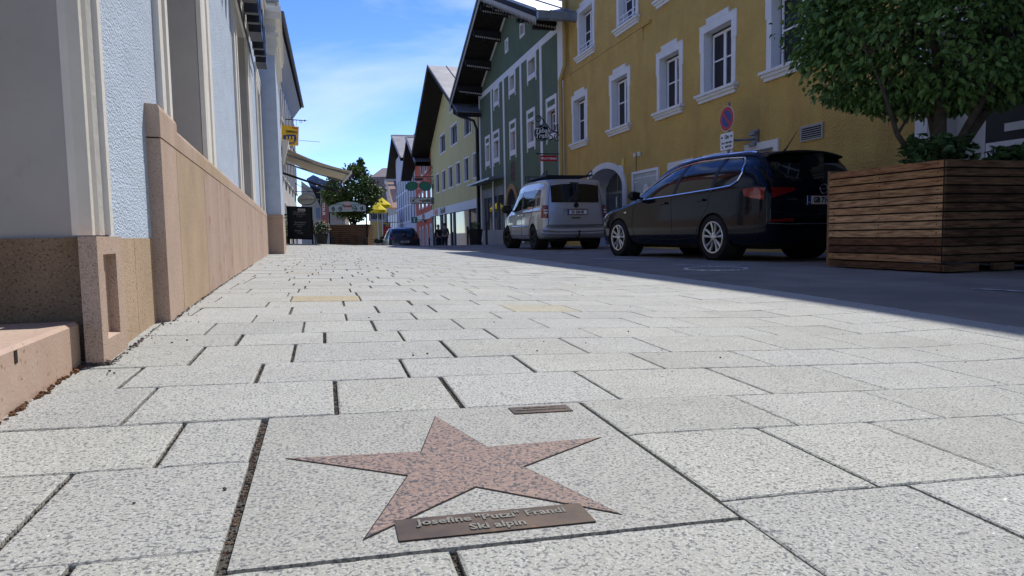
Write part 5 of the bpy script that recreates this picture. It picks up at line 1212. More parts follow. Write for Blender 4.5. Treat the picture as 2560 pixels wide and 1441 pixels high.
# no parking sign on a wall arm
su_, sz_ = FY.P(1818, 297, .5)
base = FY.W(su_, .5, sz_)
NP = thing('no_parking_sign', 'round blue and red no parking sign with white hours plate on a wall arm', 'traffic sign', base)
ux = (-FY.u*-1).normalized(); 
dirn = FY.n
ux = Vector((0, 0, 1)).cross(dirn).normalized(); uz = Vector((0, 0, 1)); r_ = .245
obj('disc', disc(base, ux, uz, 0, r_, .012), m_white2, NP); obj('red_ring', disc(base+dirn*.002, ux, uz, .165, r_*.965, .012), m_signred, NP); obj('blue_field', disc(base+dirn*.001, ux, uz, 0, .166, .0125), m_blue, NP)
q = .165; a_ = Vector((0, 0, 0)); d45 = (ux*1-uz*1).normalized()*q; s45 = (ux+uz).normalized()*.028
obj('red_bar', MB().quad(*[base+dirn*.017+p for p in (-d45-s45, d45-s45, d45+s45, -d45+s45)]), m_signred, NP)
pc_ = base-uz*(r_+.03+.165); hw, hh = .225, .165
def rrect(c, hw, hh, r, ux, uy, dep, m=None):
    P = []
    for (sx, sy, a) in ((1, 1, 0), (-1, 1, pi/2), (-1, -1, pi), (1, -1, 1.5*pi)):
        for i in range(5): t = a+i*pi/8; P.append(c+ux*(sx*(hw-r)+r*cos(t))+uy*(sy*(hh-r)+r*sin(t)))
    return (m or MB()).prism(P, ux.cross(uy)*dep)
pt = obj('hours_plate', rrect(pc_, hw, hh, .03, ux, uz, .01), m_white2, NP)
def st(s, sz, x, y, b=.003, sx=1): return text(s, sz, pc_+dirn*.012+ux*x+uz*y, ux, uz, .001, bold=b, sx=sx)
obj('lettering', st('12m', .11, 0, .085, .004, .8), m_black, pt); obj('lettering', st('Mo-Fr  08:00-18:00', .056, 0, -.03, .002, .8), m_black, pt); obj('lettering', st('Sa      08:00-12:00', .056, 0, -.105, .002, .8), m_black, pt)
for sg_ in (1, -1):
    lt_ = MB(); c0 = pc_+dirn*.0125+uz*.085+ux*sg_*.16
    lt_.quad(c0-ux*.035*sg_-uz*.012, c0+ux*.0-uz*.012, c0+ux*.0+uz*.012, c0-ux*.035*sg_+uz*.012); lt_.add([c0-uz*.032, c0+ux*.04*sg_, c0+uz*.032], [(0, 1, 2)]); obj('arrow', lt_, m_black, pt)
obj('post', MB().tube([base-dirn*.035+uz*.32, base-dirn*.035-uz*(r_+.52)], .03, 10), m_zinc, NP, smooth=True)
wu = su_+.0; wa = FY.W(su_+.22, .0, sz_-.42); pb_ = base-dirn*.035-uz*.42
obj('wall_arm', MB().tube([pb_, pb_+FY.u*.02-FY.n*.15, FY.W(su_+.22, .03, sz_-.42)], .022, 8), m_zinc, NP, smooth=True)
obj('wall_bracket', MB().box(su_+.10, su_+.34, 0, .035, sz_-.60, sz_-.24, FY).box(su_+.12, su_+.32, .035, .10, sz_-.56, sz_-.50, FY).box(su_+.12, su_+.32, .035, .10, sz_-.34, sz_-.28, FY), m_zinc, NP)
# tobacconist bracket sign and lottery sign
def spiral(c, ux, uy, r, turns=1.35, a0=0, s=1, k=20): return [Vector(c)+Vector(ux)*(r*(1-.75*i/k)*cos(a0+s*turns*2*pi*i/k))+Vector(uy)*(r*(1-.75*i/k)*sin(a0+s*turns*2*pi*i/k)) for i in range(k+1)]
cu_, cz0 = GF.P(1404, 352, .05); _, cz1 = GF.P(1404, 306, .05)
b0 = GF.W(.25, .03, (cz0+cz1)/2); TB = thing('tobacconist_sign', 'black wrought iron bracket with a round black Tabak Trafik sign on the green house', 'hanging sign', b0)
nn, zz = GF.n, Vector((0, 0, 1)); zc_ = (cz0+cz1)/2; u_ = .25
def G(n_, z_): return GF.W(u_, n_*.76, zc_+z_*.85)
m = MB(); m.box(u_-.03, u_+.03, .0, .04, cz0, cz1, GF)
m.tube([G(.04, .0), G(.3, .0), G(.55, .08), G(.85, .42), G(1.05, .62)], .02, 6)
m.tube(spiral(G(1.13, .50), nn, zz, .13, a0=2.2, s=-1), .018, 6); m.tube(spiral(G(.16, .17), nn, zz, .13, a0=-.6, s=1), .018, 6); m.tube(spiral(G(.20, -.22), nn, zz, .14, a0=1.2, s=-1), .018, 6)
m.tube([G(.04, -.42), G(.08, -.15), G(.3, .0), G(.5, -.02), G(.62, -.12)], .018, 6); m.tube(spiral(G(.56, -.22), nn, zz, .12, a0=1.0, s=-1), .018, 6); m.tube([G(.9, .47), G(.93, .25)], .012, 5)
obj('scroll_bracket', m, m_black, TB, smooth=True)
tc_ = G(.95, -.05); dv = (-GF.u+GF.n*.25).normalized(); dx_ = zz.cross(dv).normalized()
so_ = obj('disc', disc(tc_-dv*.02, dx_, zz, 0, .295, .04), mat('matt_black_disc', (.018, .02, .022), .8, spec=.15), TB)
m_cream = mat('cream_lettering', (.6, .6, .58), .6)
obj('lettering', text('Tabak', .22, tc_+dv*.025+zz*.075, dx_, zz, .003, shear=.25, bold=.006).merge(text('Trafik', .22, tc_+dv*.025-zz*.10, dx_, zz, .003, shear=.25, bold=.006)), m_cream, so_)
fl = MB(); 
for s_ in (1, -1): fl.tube([tc_+dv*.024+dx_*(.13*cos(t))+zz*(s_*.205+.05*sin(t*2)) for t in [pi*i/12 for i in range(13)]], .006, 4)
obj('flourish', fl, m_cream, so_); obj('disc_rim', disc(tc_-dv*.019, dx_, zz, .265, .28, .0405), m_zinc, so_)
lu_, lz_ = GF.P(1403, 385, .05); lz_ = lz_; c0 = GF.W(.2, 0, lz_); LT = thing('lottery_sign', 'small red Lotterien sign hanging from a black rod on the green house', 'hanging sign', c0)
obj('rod', MB().tube([GF.W(.2, 0, lz_), GF.W(.2, .95, lz_)], .018, 8).ball(GF.W(.2, .95, lz_), .035, 8).lathe([(.1, .0), (.09, .02), (0, .025)], GF.W(.2, 0, lz_), GF.n, 16), m_black, LT, smooth=True)
dx2 = -GF.n; v2 = -GF.u
x0 = GF.W(.2, .22, lz_-.06); p_ = obj('panel', MB().prism([x0, GF.W(.2, .84, lz_-.06), GF.W(.2, .84, lz_-.26), GF.W(.2, .22, lz_-.26)], -GF.u*.03), m_signred, LT)
um = text('LOTTERIEN', .09, GF.W(.2, .47, lz_-.17)-GF.u*.033, -GF.n, zz, .002, bold=.003); um.merge(disc(GF.W(.2, .76, lz_-.16)-GF.u*.002, -GF.n, zz, 0, .05, .034, 5))
obj('lettering', um, m_white2, p_)

# optician signs
e_ = Vector((cos(YAW), -sin(YAW), 0)); fn = Vector((-sin(YAW), -cos(YAW), 0)); dS = 53.5
gb = at(1084, 442, dS); GS = thing('spectacles_sign', 'green sunglasses shaped sign hanging from a scrolled iron bar by the optician', 'hanging sign', gb)
m = MB(); m.tube([at(1086, 442, dS), at(1036, 442, dS)], .035, 6); m.tube([at(1084, 408, dS), at(1084, 472, dS)], .04, 6); m.tube([at(1083, 414, dS), at(1062, 441, dS)], .022, 5); m.tube([at(1083, 468, dS), at(1066, 443, dS)], .022, 5)
for yy_, s_ in ((432, 1), (450, -1), (418, -1)): m.tube(spiral(at(1076, yy_, dS), e_, zz, .2, s=s_), .02, 5)
obj('scroll_bracket', m, m_black, GS)
for i_, xx_ in enumerate((1029.5, 1063.5)):
    c_ = at(xx_, 465.5, dS); tl_ = .22 if i_ == 0 else -.22
    a = e_*cos(tl_)+zz*sin(tl_); b = zz*cos(tl_)-e_*sin(tl_)
    obj('lens', disc(c_, a, b, 0, .44, .06, 24, ey=.72), m_signgreen, GS); obj('lens_rim', disc(c_, a, b, .43, .49, .065, 24, ey=.73), m_black, GS)
obj('bridge', MB().tube([at(1038, 457, dS), at(1046.5, 455.5, dS), at(1055, 457, dS)], .05, 6).tube([at(1042, 472, dS), at(1051, 472, dS)], .03, 6), m_white, GS)
obj('lamp_housing', MB().prism([at(1036, 445, dS), at(1056, 445, dS), at(1056, 451, dS), at(1036, 451, dS)], -fn*.2), m_black, GS); obj('hanger', MB().tube([at(1034, 443, dS), at(1034, 455, dS)], .015, 5).tube([at(1058, 443, dS), at(1058, 455, dS)], .015, 5), m_black, GS)
c0 = at(1053, 501.5, dS); OS = thing('optician_box_sign', 'long cream box sign reading Optik with a black crescent, fixed to the yellow house', 'sign', c0)
hw_, hh_ = .84, .25
obj('frame', rrect(c0-fn*.12, hw_, hh_, .01, e_, zz, .13).tube([c0+e_*.8+zz*.15, c0+e_*1.15+zz*.15], .025, 5).tube([c0+e_*.8-zz*.15, c0+e_*1.15-zz*.15], .025, 5), m_black, OS)
fcp = obj('sign_face', rrect(c0+fn*.011, hw_-.05, hh_-.045, .01, e_, zz, .006), mat('cream_sign_face', (.5, .5, .4), .6), OS)
obj('lettering', text('ptik', .33, c0+fn*.024+e_*.42, e_, zz, .004, bold=.012, sx=1.35), m_black, fcp); obj('lettering', disc(c0+fn*.018-e_*.05, e_, zz, 0, .085, .008, 16, ey=.7), m_signred, fcp)
swoosh(lambda a, b: c0+fn*.021+e_*(a*1.0+.0)+zz*b*.30+e_*(-.05), .66, m_black, fcp)
# green information sign
ip = at(1036, 550, 60); IS = thing('information_sign', 'small green information sign with a white i beside the orange house', 'sign', ip)
e_ = Vector((cos(YAW), -sin(YAW), 0)); fn = -Vector((sin(YAW), cos(YAW), 0))
obj('panel', rrect(ip, .27, .26, .02, e_, zz, .06), m_signgreen, IS); obj('letter', text('i', .5, ip+fn*.065, e_, zz, .005, bold=.02), m_white2, IS)
obj('arm', MB().tube([ip, ip+e_*1.2+Vector((0, 0, 0))], .03, 5), m_black, IS)

# ================================================================ LEFT BACKGROUND
# pale building with shutters
WB = Fr((-.62, 25.2), (.20, 41.8), flip=True); 
if WB.n.x < 0: WB = Fr((-.62, 25.2), (.20, 41.8))
TW = thing('white_shuttered_building', 'tall off white building with grey shutters and a long gutter behind the blue building', 'building', WB.o)
LWB = WB.L; m = MB().box(0, LWB, -9, 0, -1.5, 7.9, WB); obj('wall', m, mat('off_white_render', (.62, .60, .56), .9), TW)
m = MB(); m.prism([WB.W(-.3, .45, 7.8), WB.W(-.3, .5, 7.95), WB.W(-.3, -4.5, 9.6), WB.W(-.3, -9, 7.9), WB.W(-.3, -.2, 7.8)], WB.u*(LWB+.6)); rf = obj('roof', m, m_wood, TW)
obj('gutter', MB().tube([WB.W(-.3, .55, 7.93), WB.W(LWB+.3, .55, 7.93)], .07, 8), m_zinc, rf)
obj('eaves_soffit', MB().prism([WB.W(-.2, 0, 7.2), WB.W(-.2, .42, 7.78), WB.W(-.2, 0, 7.78)], WB.u*(LWB+.3)), m_whitetrim, TW)
for zz0 in (5.3, 2.9):
    for i in range(6):
        u = 1.6+i*2.7; w_o = obj('window', ring(WB, u, u+1.0, zz0, zz0+1.5, .08, 0, .04), m_white, TW); obj('pane', MB().box(u+.08, u+.92, 0, .015, zz0+.08, zz0+1.42, WB), m_glass, w_o)
        obj('shutter', MB().box(u-.55, u-.02, .03, .07, zz0, zz0+1.5, WB), mat('pale_grey_shutter', (.42, .43, .44), .7), w_o); obj('shutter', MB().box(u+1.02, u+1.55, .03, .07, zz0, zz0+1.5, WB), mat('pale_grey_shutter', (.42, .43, .44), .7), w_o)
        obj('sill', MB().box(u-.1, u+1.1, 0, .12, zz0-.1, zz0-.02, WB), m_white, w_o)
for i in range(4): u = 2+i*3.8; o = obj('shop_window', ring(WB, u, u+2.0, -.2, 1.9, .08, 0, .05), m_white2, TW); obj('pane', MB().box(u+.08, u+1.92, 0, .015, -.12, 1.82, WB), m_glass, o)
# red upper storey with deep eaves between
RB = thing('red_eaves_building', 'building with deep pale eaves and a strip of red wall above the blue cornice', 'building', (-1, 20, 0))
obj('wall', MB().box(-8, -.62, 18.2, 24.6, 0, 6.6), m_beige, RB); obj('upper_wall', MB().box(-8, -.615, 18.2, 24.6, 6.6, 9.4), mat('brick_red_render', (.3, .07, .05), .9), RB)
obj('eaves', MB().prism([(-8, 18.1, 9.2), (-.05, 18.1, 9.2), (-.05, 18.1, 9.32), (-4, 18.1, 11), (-8, 18.1, 11)], (0, 6.6, 0)), m_whitetrim, RB)
obj('gutter', MB().tube([(.0, 18.05, 9.3), (.0, 24.7, 9.3)], .07, 8), m_wood, RB); obj('window', MB().box(-.62, -.6, 19, 20, 7.2, 8.6), m_white2, RB)
# awning
aw0 = Vector((-.30, 25.6, 3.62)); yA, yB = 25.4, 29.6
AW = thing('awning', 'cream fabric awning pulled out over the pavement above the chalkboard', 'awning', aw0)
top_ = MB(); n_ = 10; v = []
for i in range(n_+1):
    t = i/n_; x = -.35+2.35*t; z = 3.62-.86*t-.10*sin(pi*t)
    v += [(x, yA, z), (x, yB, z), (x, yB, z-.012), (x, yA, z-.012)]
top_.add(v, [(i*4+j, i*4+(j+1) % 4, i*4+4+(j+1) % 4, i*4+4+j) for i in range(n_) for j in range(4)]); obj('canvas', top_, m_canvas, AW)
obj('front_bar', MB().box(1.98, 2.06, yA, yB, 2.66, 2.76), m_white2, AW); obj('cassette', MB().box(-.52, -.30, yA-.1, yB+.1, 3.45, 3.75), m_white, AW)
for y in (yA+.5, yB-.5): obj('folding_arm', MB().tube([(-.3, y, 3.40), (.95, y+.5, 3.03), (1.98, y, 2.68)], .035, 6), m_zinc, AW)
obj('valance_arm', MB().tube([(-.35, yB+.2, 3.05), (1.7, yB+.3, 2.35)], .05, 6), m_wood, AW)
bx = at(714, 380, 23.2); BX = thing('awning_cassette', 'pale wedge shaped end of a closed awning box on the corner of the bay', 'awning', bx)
e1 = Vector((cos(YAW), -sin(YAW), 0))
obj('casing', MB().prism([at(705.5, 347, 23.2), at(722, 351, 23.2), at(720, 362, 23.2), at(709, 411, 23.2), at(706, 413, 23.2)], Vector((0, 2.4, 0))), m_whitetrim, BX)
# yellow inn sign
dY = 24.8; c0 = at(727, 338, dY)
YS = thing('inn_sign', 'yellow hanging inn sign with a blue castle emblem on a black iron bar', 'hanging sign', c0)
q = [at(704, 312, dY), at(747, 317, dY), at(746, 364, dY), at(704, 362, dY)]
yp = obj('panel', MB().prism(q, Vector((0, .05, 0))), m_signyel, YS); exs = (q[1]-q[0]).normalized(); ezs = Vector((0, 0, 1)); fy = Vector((0, -.012, 0))
obj('lettering', text('EMBERG', .115, at(729, 330, dY)+fy, exs, ezs, .002, bold=.002).merge(text('CAFE RESTAURANT', .03, at(724, 336, dY)+fy, exs, ezs, .002)), m_black, yp)
obj('lettering', text('Kaiser', .085, at(737, 320, dY)+fy, exs, ezs, .002, shear=.2, bold=.002), m_signred, yp)
cm = MB().prism([at(708, 338, dY)+fy, at(739, 337, dY)+fy, at(741, 348, dY)+fy, at(736, 358, dY)+fy, at(722, 360, dY)+fy, at(708, 350, dY)+fy], Vector((0, -.003, 0))); ce = obj('castle_shield', cm, m_blue, yp)
t_ = MB()
for (xa, xb, ya, yb) in ((715, 719, 341, 352), (723, 727, 341, 352), (731, 735, 341, 352), (715, 735, 348, 356)): t_.prism([at(xa, ya, dY)+fy*1.5, at(xb, ya, dY)+fy*1.5, at(xb, yb, dY)+fy*1.5, at(xa, yb, dY)+fy*1.5], Vector((0, -.003, 0)))
obj('castle', t_, m_signyel, ce)
obj('iron_bar', MB().tube([at(713, 298, dY), at(755, 301, dY), at(770, 302, dY)], .014, 6, rr=[.02, .016, .003]).tube(spiral(at(752, 305, dY), exs, ezs, .06), .006, 4).tube([at(733, 300, dY), at(733, 313, dY)], .012, 5).tube([at(741, 300, dY), at(741, 314, dY)], .006, 5).ball(at(762, 301.5, dY), .035, 8), m_black, YS)
obj('flag_rod', MB().tube([at(748, 351, dY), at(800, 355, dY)], .008, 5), m_zinc, YS)
# oval sign
dO = 25.2; c0 = at(767, 499, dO); OV = thing('oval_shop_sign', 'oval cream shop sign with green rim hanging from a triangular black bracket', 'hanging sign', c0)
e_ = Vector((cos(YAW), -sin(YAW), 0)); fn = Vector((-sin(YAW), -cos(YAW), 0))
ov = obj('rim', disc(c0, e_, zz, 0, .335, .05, 32, ey=.64), mat('olive_rim', (.10, .16, .06), .5), OV); obj('face', disc(c0+fn*.003+zz*.01, e_, zz, 0, .305, .052, 32, ey=.60), mat('cream_oval_face', (.55, .53, .47), .5), ov)
obj('lettering', text('Sendlhofer', .13, c0+fn*.058, e_, zz, .002, shear=.4).merge(MB().tube([c0+fn*.06-zz*.08-e_*.2, c0+fn*.06-zz*.095, c0+fn*.06-zz*.075+e_*.22], .004, 4)), m_cloth2, ov)
obj('bracket', MB().tube([at(738, 479, dO), at(793, 480, dO)], .014, 6).tube([at(738, 457, dO), at(738, 505, dO)], .014, 6).tube([at(738, 458, dO), at(775, 479, dO)], .010, 6), m_black, OV)
# far left gabled building and roofs
FB = thing('left_gabled_building', 'grey gabled building with dark blue roof beyond the shuttered building', 'building', wp(790, 62))
m = MB(); m.prism([at(753, 600, 60)-zz*2, at(862, 600, 60)-zz*2, at(862, 500, 60), at(775, 470, 60), at(753, 452, 60)], Vector((1, 9, 0))); obj('wall', m, m_beige, FB)
rq = MB(); rq.prism([at(766, 447, 58), at(783, 437, 58), at(880, 482, 58), at(880, 512, 58), at(800, 492, 58)], Vector((.5, 10, 0))); obj('roof', rq, mat('blue_grey_roof', (.07, .11, .2), .5, spec=.5), FB)
obj('shade_boards', MB().prism([at(776, 464, 57.5), at(850, 492, 57.5), at(850, 520, 57.5), at(800, 515, 57.5)], Vector((.3, 2, 0))), m_wood, FB)
W_ = MB()
obj('window', MB().prism([at(790, 520, 59.5), at(800, 520, 59.5), at(800, 545, 59.5), at(790, 545, 59.5)], Vector((0, .3, 0))), m_glass, FB); obj('window', MB().prism([at(842, 525, 59.5), at(852, 525, 59.5), at(852, 548, 59.5), at(842, 548, 59.5)], Vector((0, .3, 0))), m_glass, FB)
BR = thing('brown_roofed_house', 'house with dull brown seamed roof and rusty lower roof behind the yellow parasols', 'building', wp(970, 110))
obj('roof', MB().prism([at(925, 443, 168), at(1004, 440, 168), at(1004, 530, 168), at(925, 530, 168)], Vector((4, 8, 3))), mat('brown_seamed_roof', (.16, .12, .11), .7, var=.2), BR)
obj('wall', MB().prism([at(925, 520, 160), at(1004, 516, 160), at(1004, 606, 160), at(925, 606, 160)], Vector((2, 6, 0))), m_beige, BR)
lr = obj('lower_roof', MB().prism([at(961, 451, 150), at(998, 451, 150), at(1001, 519, 142), at(972, 519, 142)], Vector((0, .2, -.25))), m_rust, BR)
obj('zinc_edge', MB().prism([at(960, 449, 149.5), at(998, 449, 149.5), at(998, 455, 149), at(961, 455, 149)], Vector((0, -.1, .1))).prism([at(960, 451, 149.5), at(967, 451, 149.5), at(980, 519, 141.5), at(972, 519, 141.5)], Vector((0, -.1, .1))), m_roofmet, lr)
obj('solar_panel', MB().prism([at(983, 453, 148.5), at(999, 453, 148.5), at(1000, 481, 145), at(992, 481, 145)], Vector((0, -.1, .1))), m_panel, lr)
for i in range(5): 
    o = obj('window', MB().prism([at(971+i*6, 540-i*1.5, 141), at(973.5+i*6, 539.5-i*1.5, 141), at(973.5+i*6, 572, 141), at(971+i*6, 572, 141)], Vector((0, .3, 0))), m_white2, BR)
OH = thing('ochre_far_house', 'small ochre house with brown upper storey behind the yellow parasols', 'building', wp(955, 88))
obj('wall', MB().prism([at(925, 552, 86), at(972, 556, 86), at(972, 606, 86), at(925, 606, 86)], Vector((1, 6, 0))), m_ochre, OH)
obj('upper_storey', MB().prism([at(922, 526, 86), at(966, 528, 86), at(966, 556, 86), at(922, 552, 86)], Vector((1, 6, 0))), m_beige, OH)
for i in range(6): obj('shutter', MB().prism([at(928+i*5.5, 534, 85.8), at(930.5+i*5.5, 534, 85.8), at(930.5+i*5.5, 548, 85.8), at(928+i*5.5, 548, 85.8)], Vector((0, .1, 0))), m_wood, OH)
obj('window', MB().prism([at(958, 560, 85.8), at(964, 560, 85.8), at(964, 595, 85.8), at(958, 595, 85.8)], Vector((0, .1, 0))), mat('brown_panel', (.12, .05, .03), .8), OH)
c0 = at(970, 577, 70); RS = thing('round_red_sign', 'round red shop sign on a thin bar beside the dark car', 'hanging sign', c0)
obj('disc', disc(c0, e_, zz, 0, .55, .08, 20, ey=.8), m_signred, RS); obj('pale_mark', disc(c0+fn*.03-zz*.1, e_, zz, 0, .2, .07, 8, ey=.5), m_white2, RS); obj('bar', MB().tube([c0+zz*.85-e_*.6, c0+zz*.85+e_*1.0], .03, 5).tube([c0+zz*.85, c0+zz*.4], .02, 5), m_black, RS)

# chalkboard
dA = 26.4; a0, a1, b1_, b0_ = at(724, 519, dA), at(780, 521, dA), at(779, 594, dA), at(724, 594, dA)
CB = thing('chalkboard', 'tall black framed chalkboard menu with white chalk writing at the corner of the bay', 'a-board', (a0.x/2+a1.x/2, a0.y/2+a1.y/2, gz(a0.x, a0.y)))
ea_ = (a1-a0).normalized(); H_ = (a0-b0_).length; W__ = (a1-a0).length; o_ = b0_
nrm_ = Vector((ea_.y, -ea_.x, 0)); nrm_ = nrm_ if nrm_.y < 0 else -nrm_
bk_ = Vector((-nrm_.x, -nrm_.y, 0)); gA = gz(a0.x, a0.y)
def BB(x0, x1, z0, z1, n0, n1): 
    m = MB(); v = [o_+ea_*x+Vector((0, 0, z))+nrm_*n for z in (z0, z1) for n in (n0, n1) for x in (x0, x1)]
    return m.add(v, [(0, 2, 3, 1), (4, 5, 7, 6), (0, 1, 5, 4), (2, 6, 7, 3), (0, 4, 6, 2), (1, 3, 7, 5)])
brd = obj('board', BB(0, W__, 0, H_, -.02, 0), m_blacksign, CB)
fm = BB(-.05, 0, gA-o_.z, H_+.02, -.03, .02).merge(BB(W__, W__+.05, gA-o_.z, H_+.02, -.03, .02)).merge(BB(-.05, W__+.05, H_, H_+.05, -.03, .02)).merge(BB(0, W__, -.05, 0, -.03, .02)); obj('frame', fm, m_wood, CB)
obj('back_leg', MB().tube([o_+Vector((0, 0, H_)), o_+bk_*.5+Vector((0, 0, gA-o_.z))], .02, 5).tube([o_+ea_*W__+Vector((0, 0, H_)), o_+ea_*W__+bk_*.5+Vector((0, 0, gA-o_.z))], .02, 5), m_wood, CB)
m_chalk = mat('white_chalk', (.55, .55, .55), .9)
hd = obj('header_label', BB(W__*.42, W__*.75, H_-.13, H_-.03, .001, .004), m_white2, brd); obj('lettering', text('Kaiser', .09, o_+ea_*W__*.585+Vector((0, 0, H_-.085))+nrm_*.008, ea_, zz, .001, shear=.2), m_signred, hd)
for (t_x, s_z, x_, z_) in [('Tagesgericht', .085, .45, .86), ('mit Salat und Brot', .07, .47, .79), ('€ 12,50', .07, .47, .72), ('Speckknödel', .085, .5, .52), ('mit Sauerkraut', .07, .45, .45), ('€ 9,80', .07, .45, .38), ('Strudel', .085, .38, .24), ('€ 4,20', .08, .48, .16)]:
    obj('chalk_writing', (text(t_x, s_z, o_+ea_*W__*x_+Vector((0, 0, H_*z_))+nrm_*.004, ea_, zz, .001, shear=.2)), m_chalk, brd)
# planter with arched board and lilac
def upbox(T, name, m_, px_l, px_r, d, z0, z1, dep, slats=0, gap=.02):
    L_ = wp(px_l, d); R_2 = wp(px_r, d); eb = (R_2-L_).normalized(); bb_ = Vector((sin(YAW), cos(YAW), 0))
    if not slats:
        m = MB(); v = [L_+eb*x+bb_*y+Vector((0, 0, z)) for z in (z0, z1) for y in (0, dep) for x in (0, (R_2-L_).length)]; m.add(v, [(0, 2, 3, 1), (4, 5, 7, 6), (0, 1, 5, 4), (2, 6, 7, 3), (0, 4, 6, 2), (1, 3, 7, 5)]); return obj(name, m, m_, T)
    for i in range(slats):
        a = z0+(z1-z0)*i/slats; b = z0+(z1-z0)*(i+1)/slats-gap; upbox(T, name, m_, px_l, px_r, d, a, b, dep)
dP = 33; zpl = lambda py: at(875, py, dP).z
p0 = wp(875, dP); pg = gz(p0.x, p0.y)
P2 = thing('slatted_planter', 'brown slatted wooden planter under the pale blue arched board at the crest', 'planter', (p0.x, p0.y, pg))
upbox(P2, 'slat', m_plankd, 829, 922, dP, pg, zpl(560), 1.6, 12, .025); upbox(P2, 'soil', m_dark, 831, 920, dP+.1, pg, zpl(562), 1.5)
A2_ = thing('arched_board', 'pale blue arched advertising board with black drawings above the slatted planter', 'sign board', (p0.x, p0.y, pg))
zl, zm_, zt = zpl(529.5), zpl(516), zpl(504.5)
L_ = wp(829, dP-.1); R_2 = wp(921, dP-.1); eb = (R_2-L_).normalized(); Wd = (R_2-L_).length; fb = -Vector((sin(YAW), cos(YAW), 0))
P_ = [L_+Vector((0, 0, zl)), R_2+Vector((0, 0, zl))]+[L_+eb*Wd*(1-i/12)+Vector((0, 0, zm_+(zt-zm_)*sin(pi*i/12))) for i in range(13)]
ab = obj('board', MB().prism(P_, fb*.04), m_signbluepale, A2_)
cm_ = L_+eb*Wd*.5+Vector((0, 0, (zl+zt)/2+.02))+fb*.045
obj('round_label', disc(cm_, eb, zz, 0, .21, .004, 20, ey=1), mat('pale_pink_label', (.6, .48, .46), .6), ab); obj('lettering', text('Pareck', .17, cm_+fb*.01, eb, zz, .002, bold=.006, shear=.1), m_dkred, ab)
dd = MB()
for (x_, s_) in ((.12, .09), (.31, .1), (.70, .13), (.89, .08)):
    cx = L_+eb*Wd*x_+Vector((0, 0, zl+.13))+fb*.045; dd.tube([cx+eb*(s_*cos(t)*.7)+zz*(s_*sin(t)) for t in [2*pi*i/10 for i in range(11)]], .012, 4); dd.tube([cx-eb*s_+zz*.05, cx+eb*s_-zz*.02], .012, 4); dd.tube([cx-zz*.1, cx+eb*.03+zz*.13], .01, 4)
dd.merge(text('der Berg, das Bergen', .075, L_+eb*Wd*.24+Vector((0, 0, zl+.36))+fb*.045, eb, zz, .002)); dd.merge(text('die Sonne, Kaisergebirge', .07, L_+eb*Wd*.76+Vector((0, 0, zl+.33))+fb*.045, eb, zz, .002))
obj('drawings', dd, m_black, ab)
for x_ in (0, Wd): obj('post', MB().tube([L_+eb*x_+Vector((0, 0, pg)), L_+eb*x_+Vector((0, 0, zm_))], .035, 6), m_plast, A2_)
m_rack = mat('dark_steel_hoop', (.06, .06, .065), .5, metal=.6)
for k, (xa, xb, yt) in enumerate([(833, 839, 592), (852, 858, 584), (868, 874, 594), (892, 898, 586), (914, 920, 594)]):
    a, b = wp(xa, dP-1.2), wp(xb, dP-1.2); g_ = gz(a.x, a.y); zt_ = at(xa, yt, dP-1.2).z
    c_ = thing('cycle_hoop', 'dark steel cycle hoop in front of the slatted planter, %s' % ['leftmost of five', 'second from the left', 'middle one of five', 'tall one second from the right', 'rightmost of five'][k], 'bicycle rack', (a.x, a.y, g_), 'steel cycle hoops in front of the slatted planter')
    obj('hoop', MB().tube([Vector((a.x, a.y, g_)), Vector((a.x, a.y, zt_-.04)), (a+b)/2+Vector((0, 0, zt_)), Vector((b.x, b.y, zt_-.04)), Vector((b.x, b.y, g_))], .025, 6), m_rack, c_)
tp = wp(888, 34.2); TL = thing('lilac_tree', 'bushy lilac tree with purple blossom rising behind the arched board', 'tree', (tp.x, tp.y, .9))
zc = at(888, 480, 34.2).z; m = MB(); b0v = Vector((tp.x, tp.y, .7))
for d in ((.1, 0, 1.4), (-.5, .2, 1.6), (.5, -.1, 1.7), (.0, .3, 2.2)): m.tube([b0v, b0v+Vector(d)*.5, b0v+Vector(d)], .05, 6, rr=[.06, .045, .02])
obj('trunk', m, m_bark, TL)
cL = Vector((tp.x, tp.y, zc)); e_ = Vector((cos(YAW), -sin(YAW), 0))
pts = blob_pts(7000, cL, (1.3, 1.2, 1.12), 21, shell=.3, clumps=70, cr=.17)
pts += blob_pts(260, cL+e_*.45+zz*1.25, (.16, .16, .38), 22, shell=.1)+blob_pts(160, cL+e_*.05+zz*1.05, (.18, .2, .35), 23, shell=.1)+blob_pts(260, cL-e_*1.1-zz*.25, (.45, .4, .4), 24, shell=.1)+blob_pts(300, cL-zz*1.1+e_*.15, (.5, .4, .35), 25, shell=.1)
leaves('crown', TL, m_lilacleaf, pts, .15, seed=31, droop=.2, aspect=.75, outward=cL)
fl = MB(); Rf = random.Random(8)
for p in blob_pts(60, cL, (1.3, 1.2, 1.15), 41, shell=.85)+[cL+zz*1.3+e_*.2, cL+zz*1.2-e_*.1]: fl.ball(p, .05, 6, (1, 1, 1.8), .25)
obj('blossom', fl, m_flower, TL)
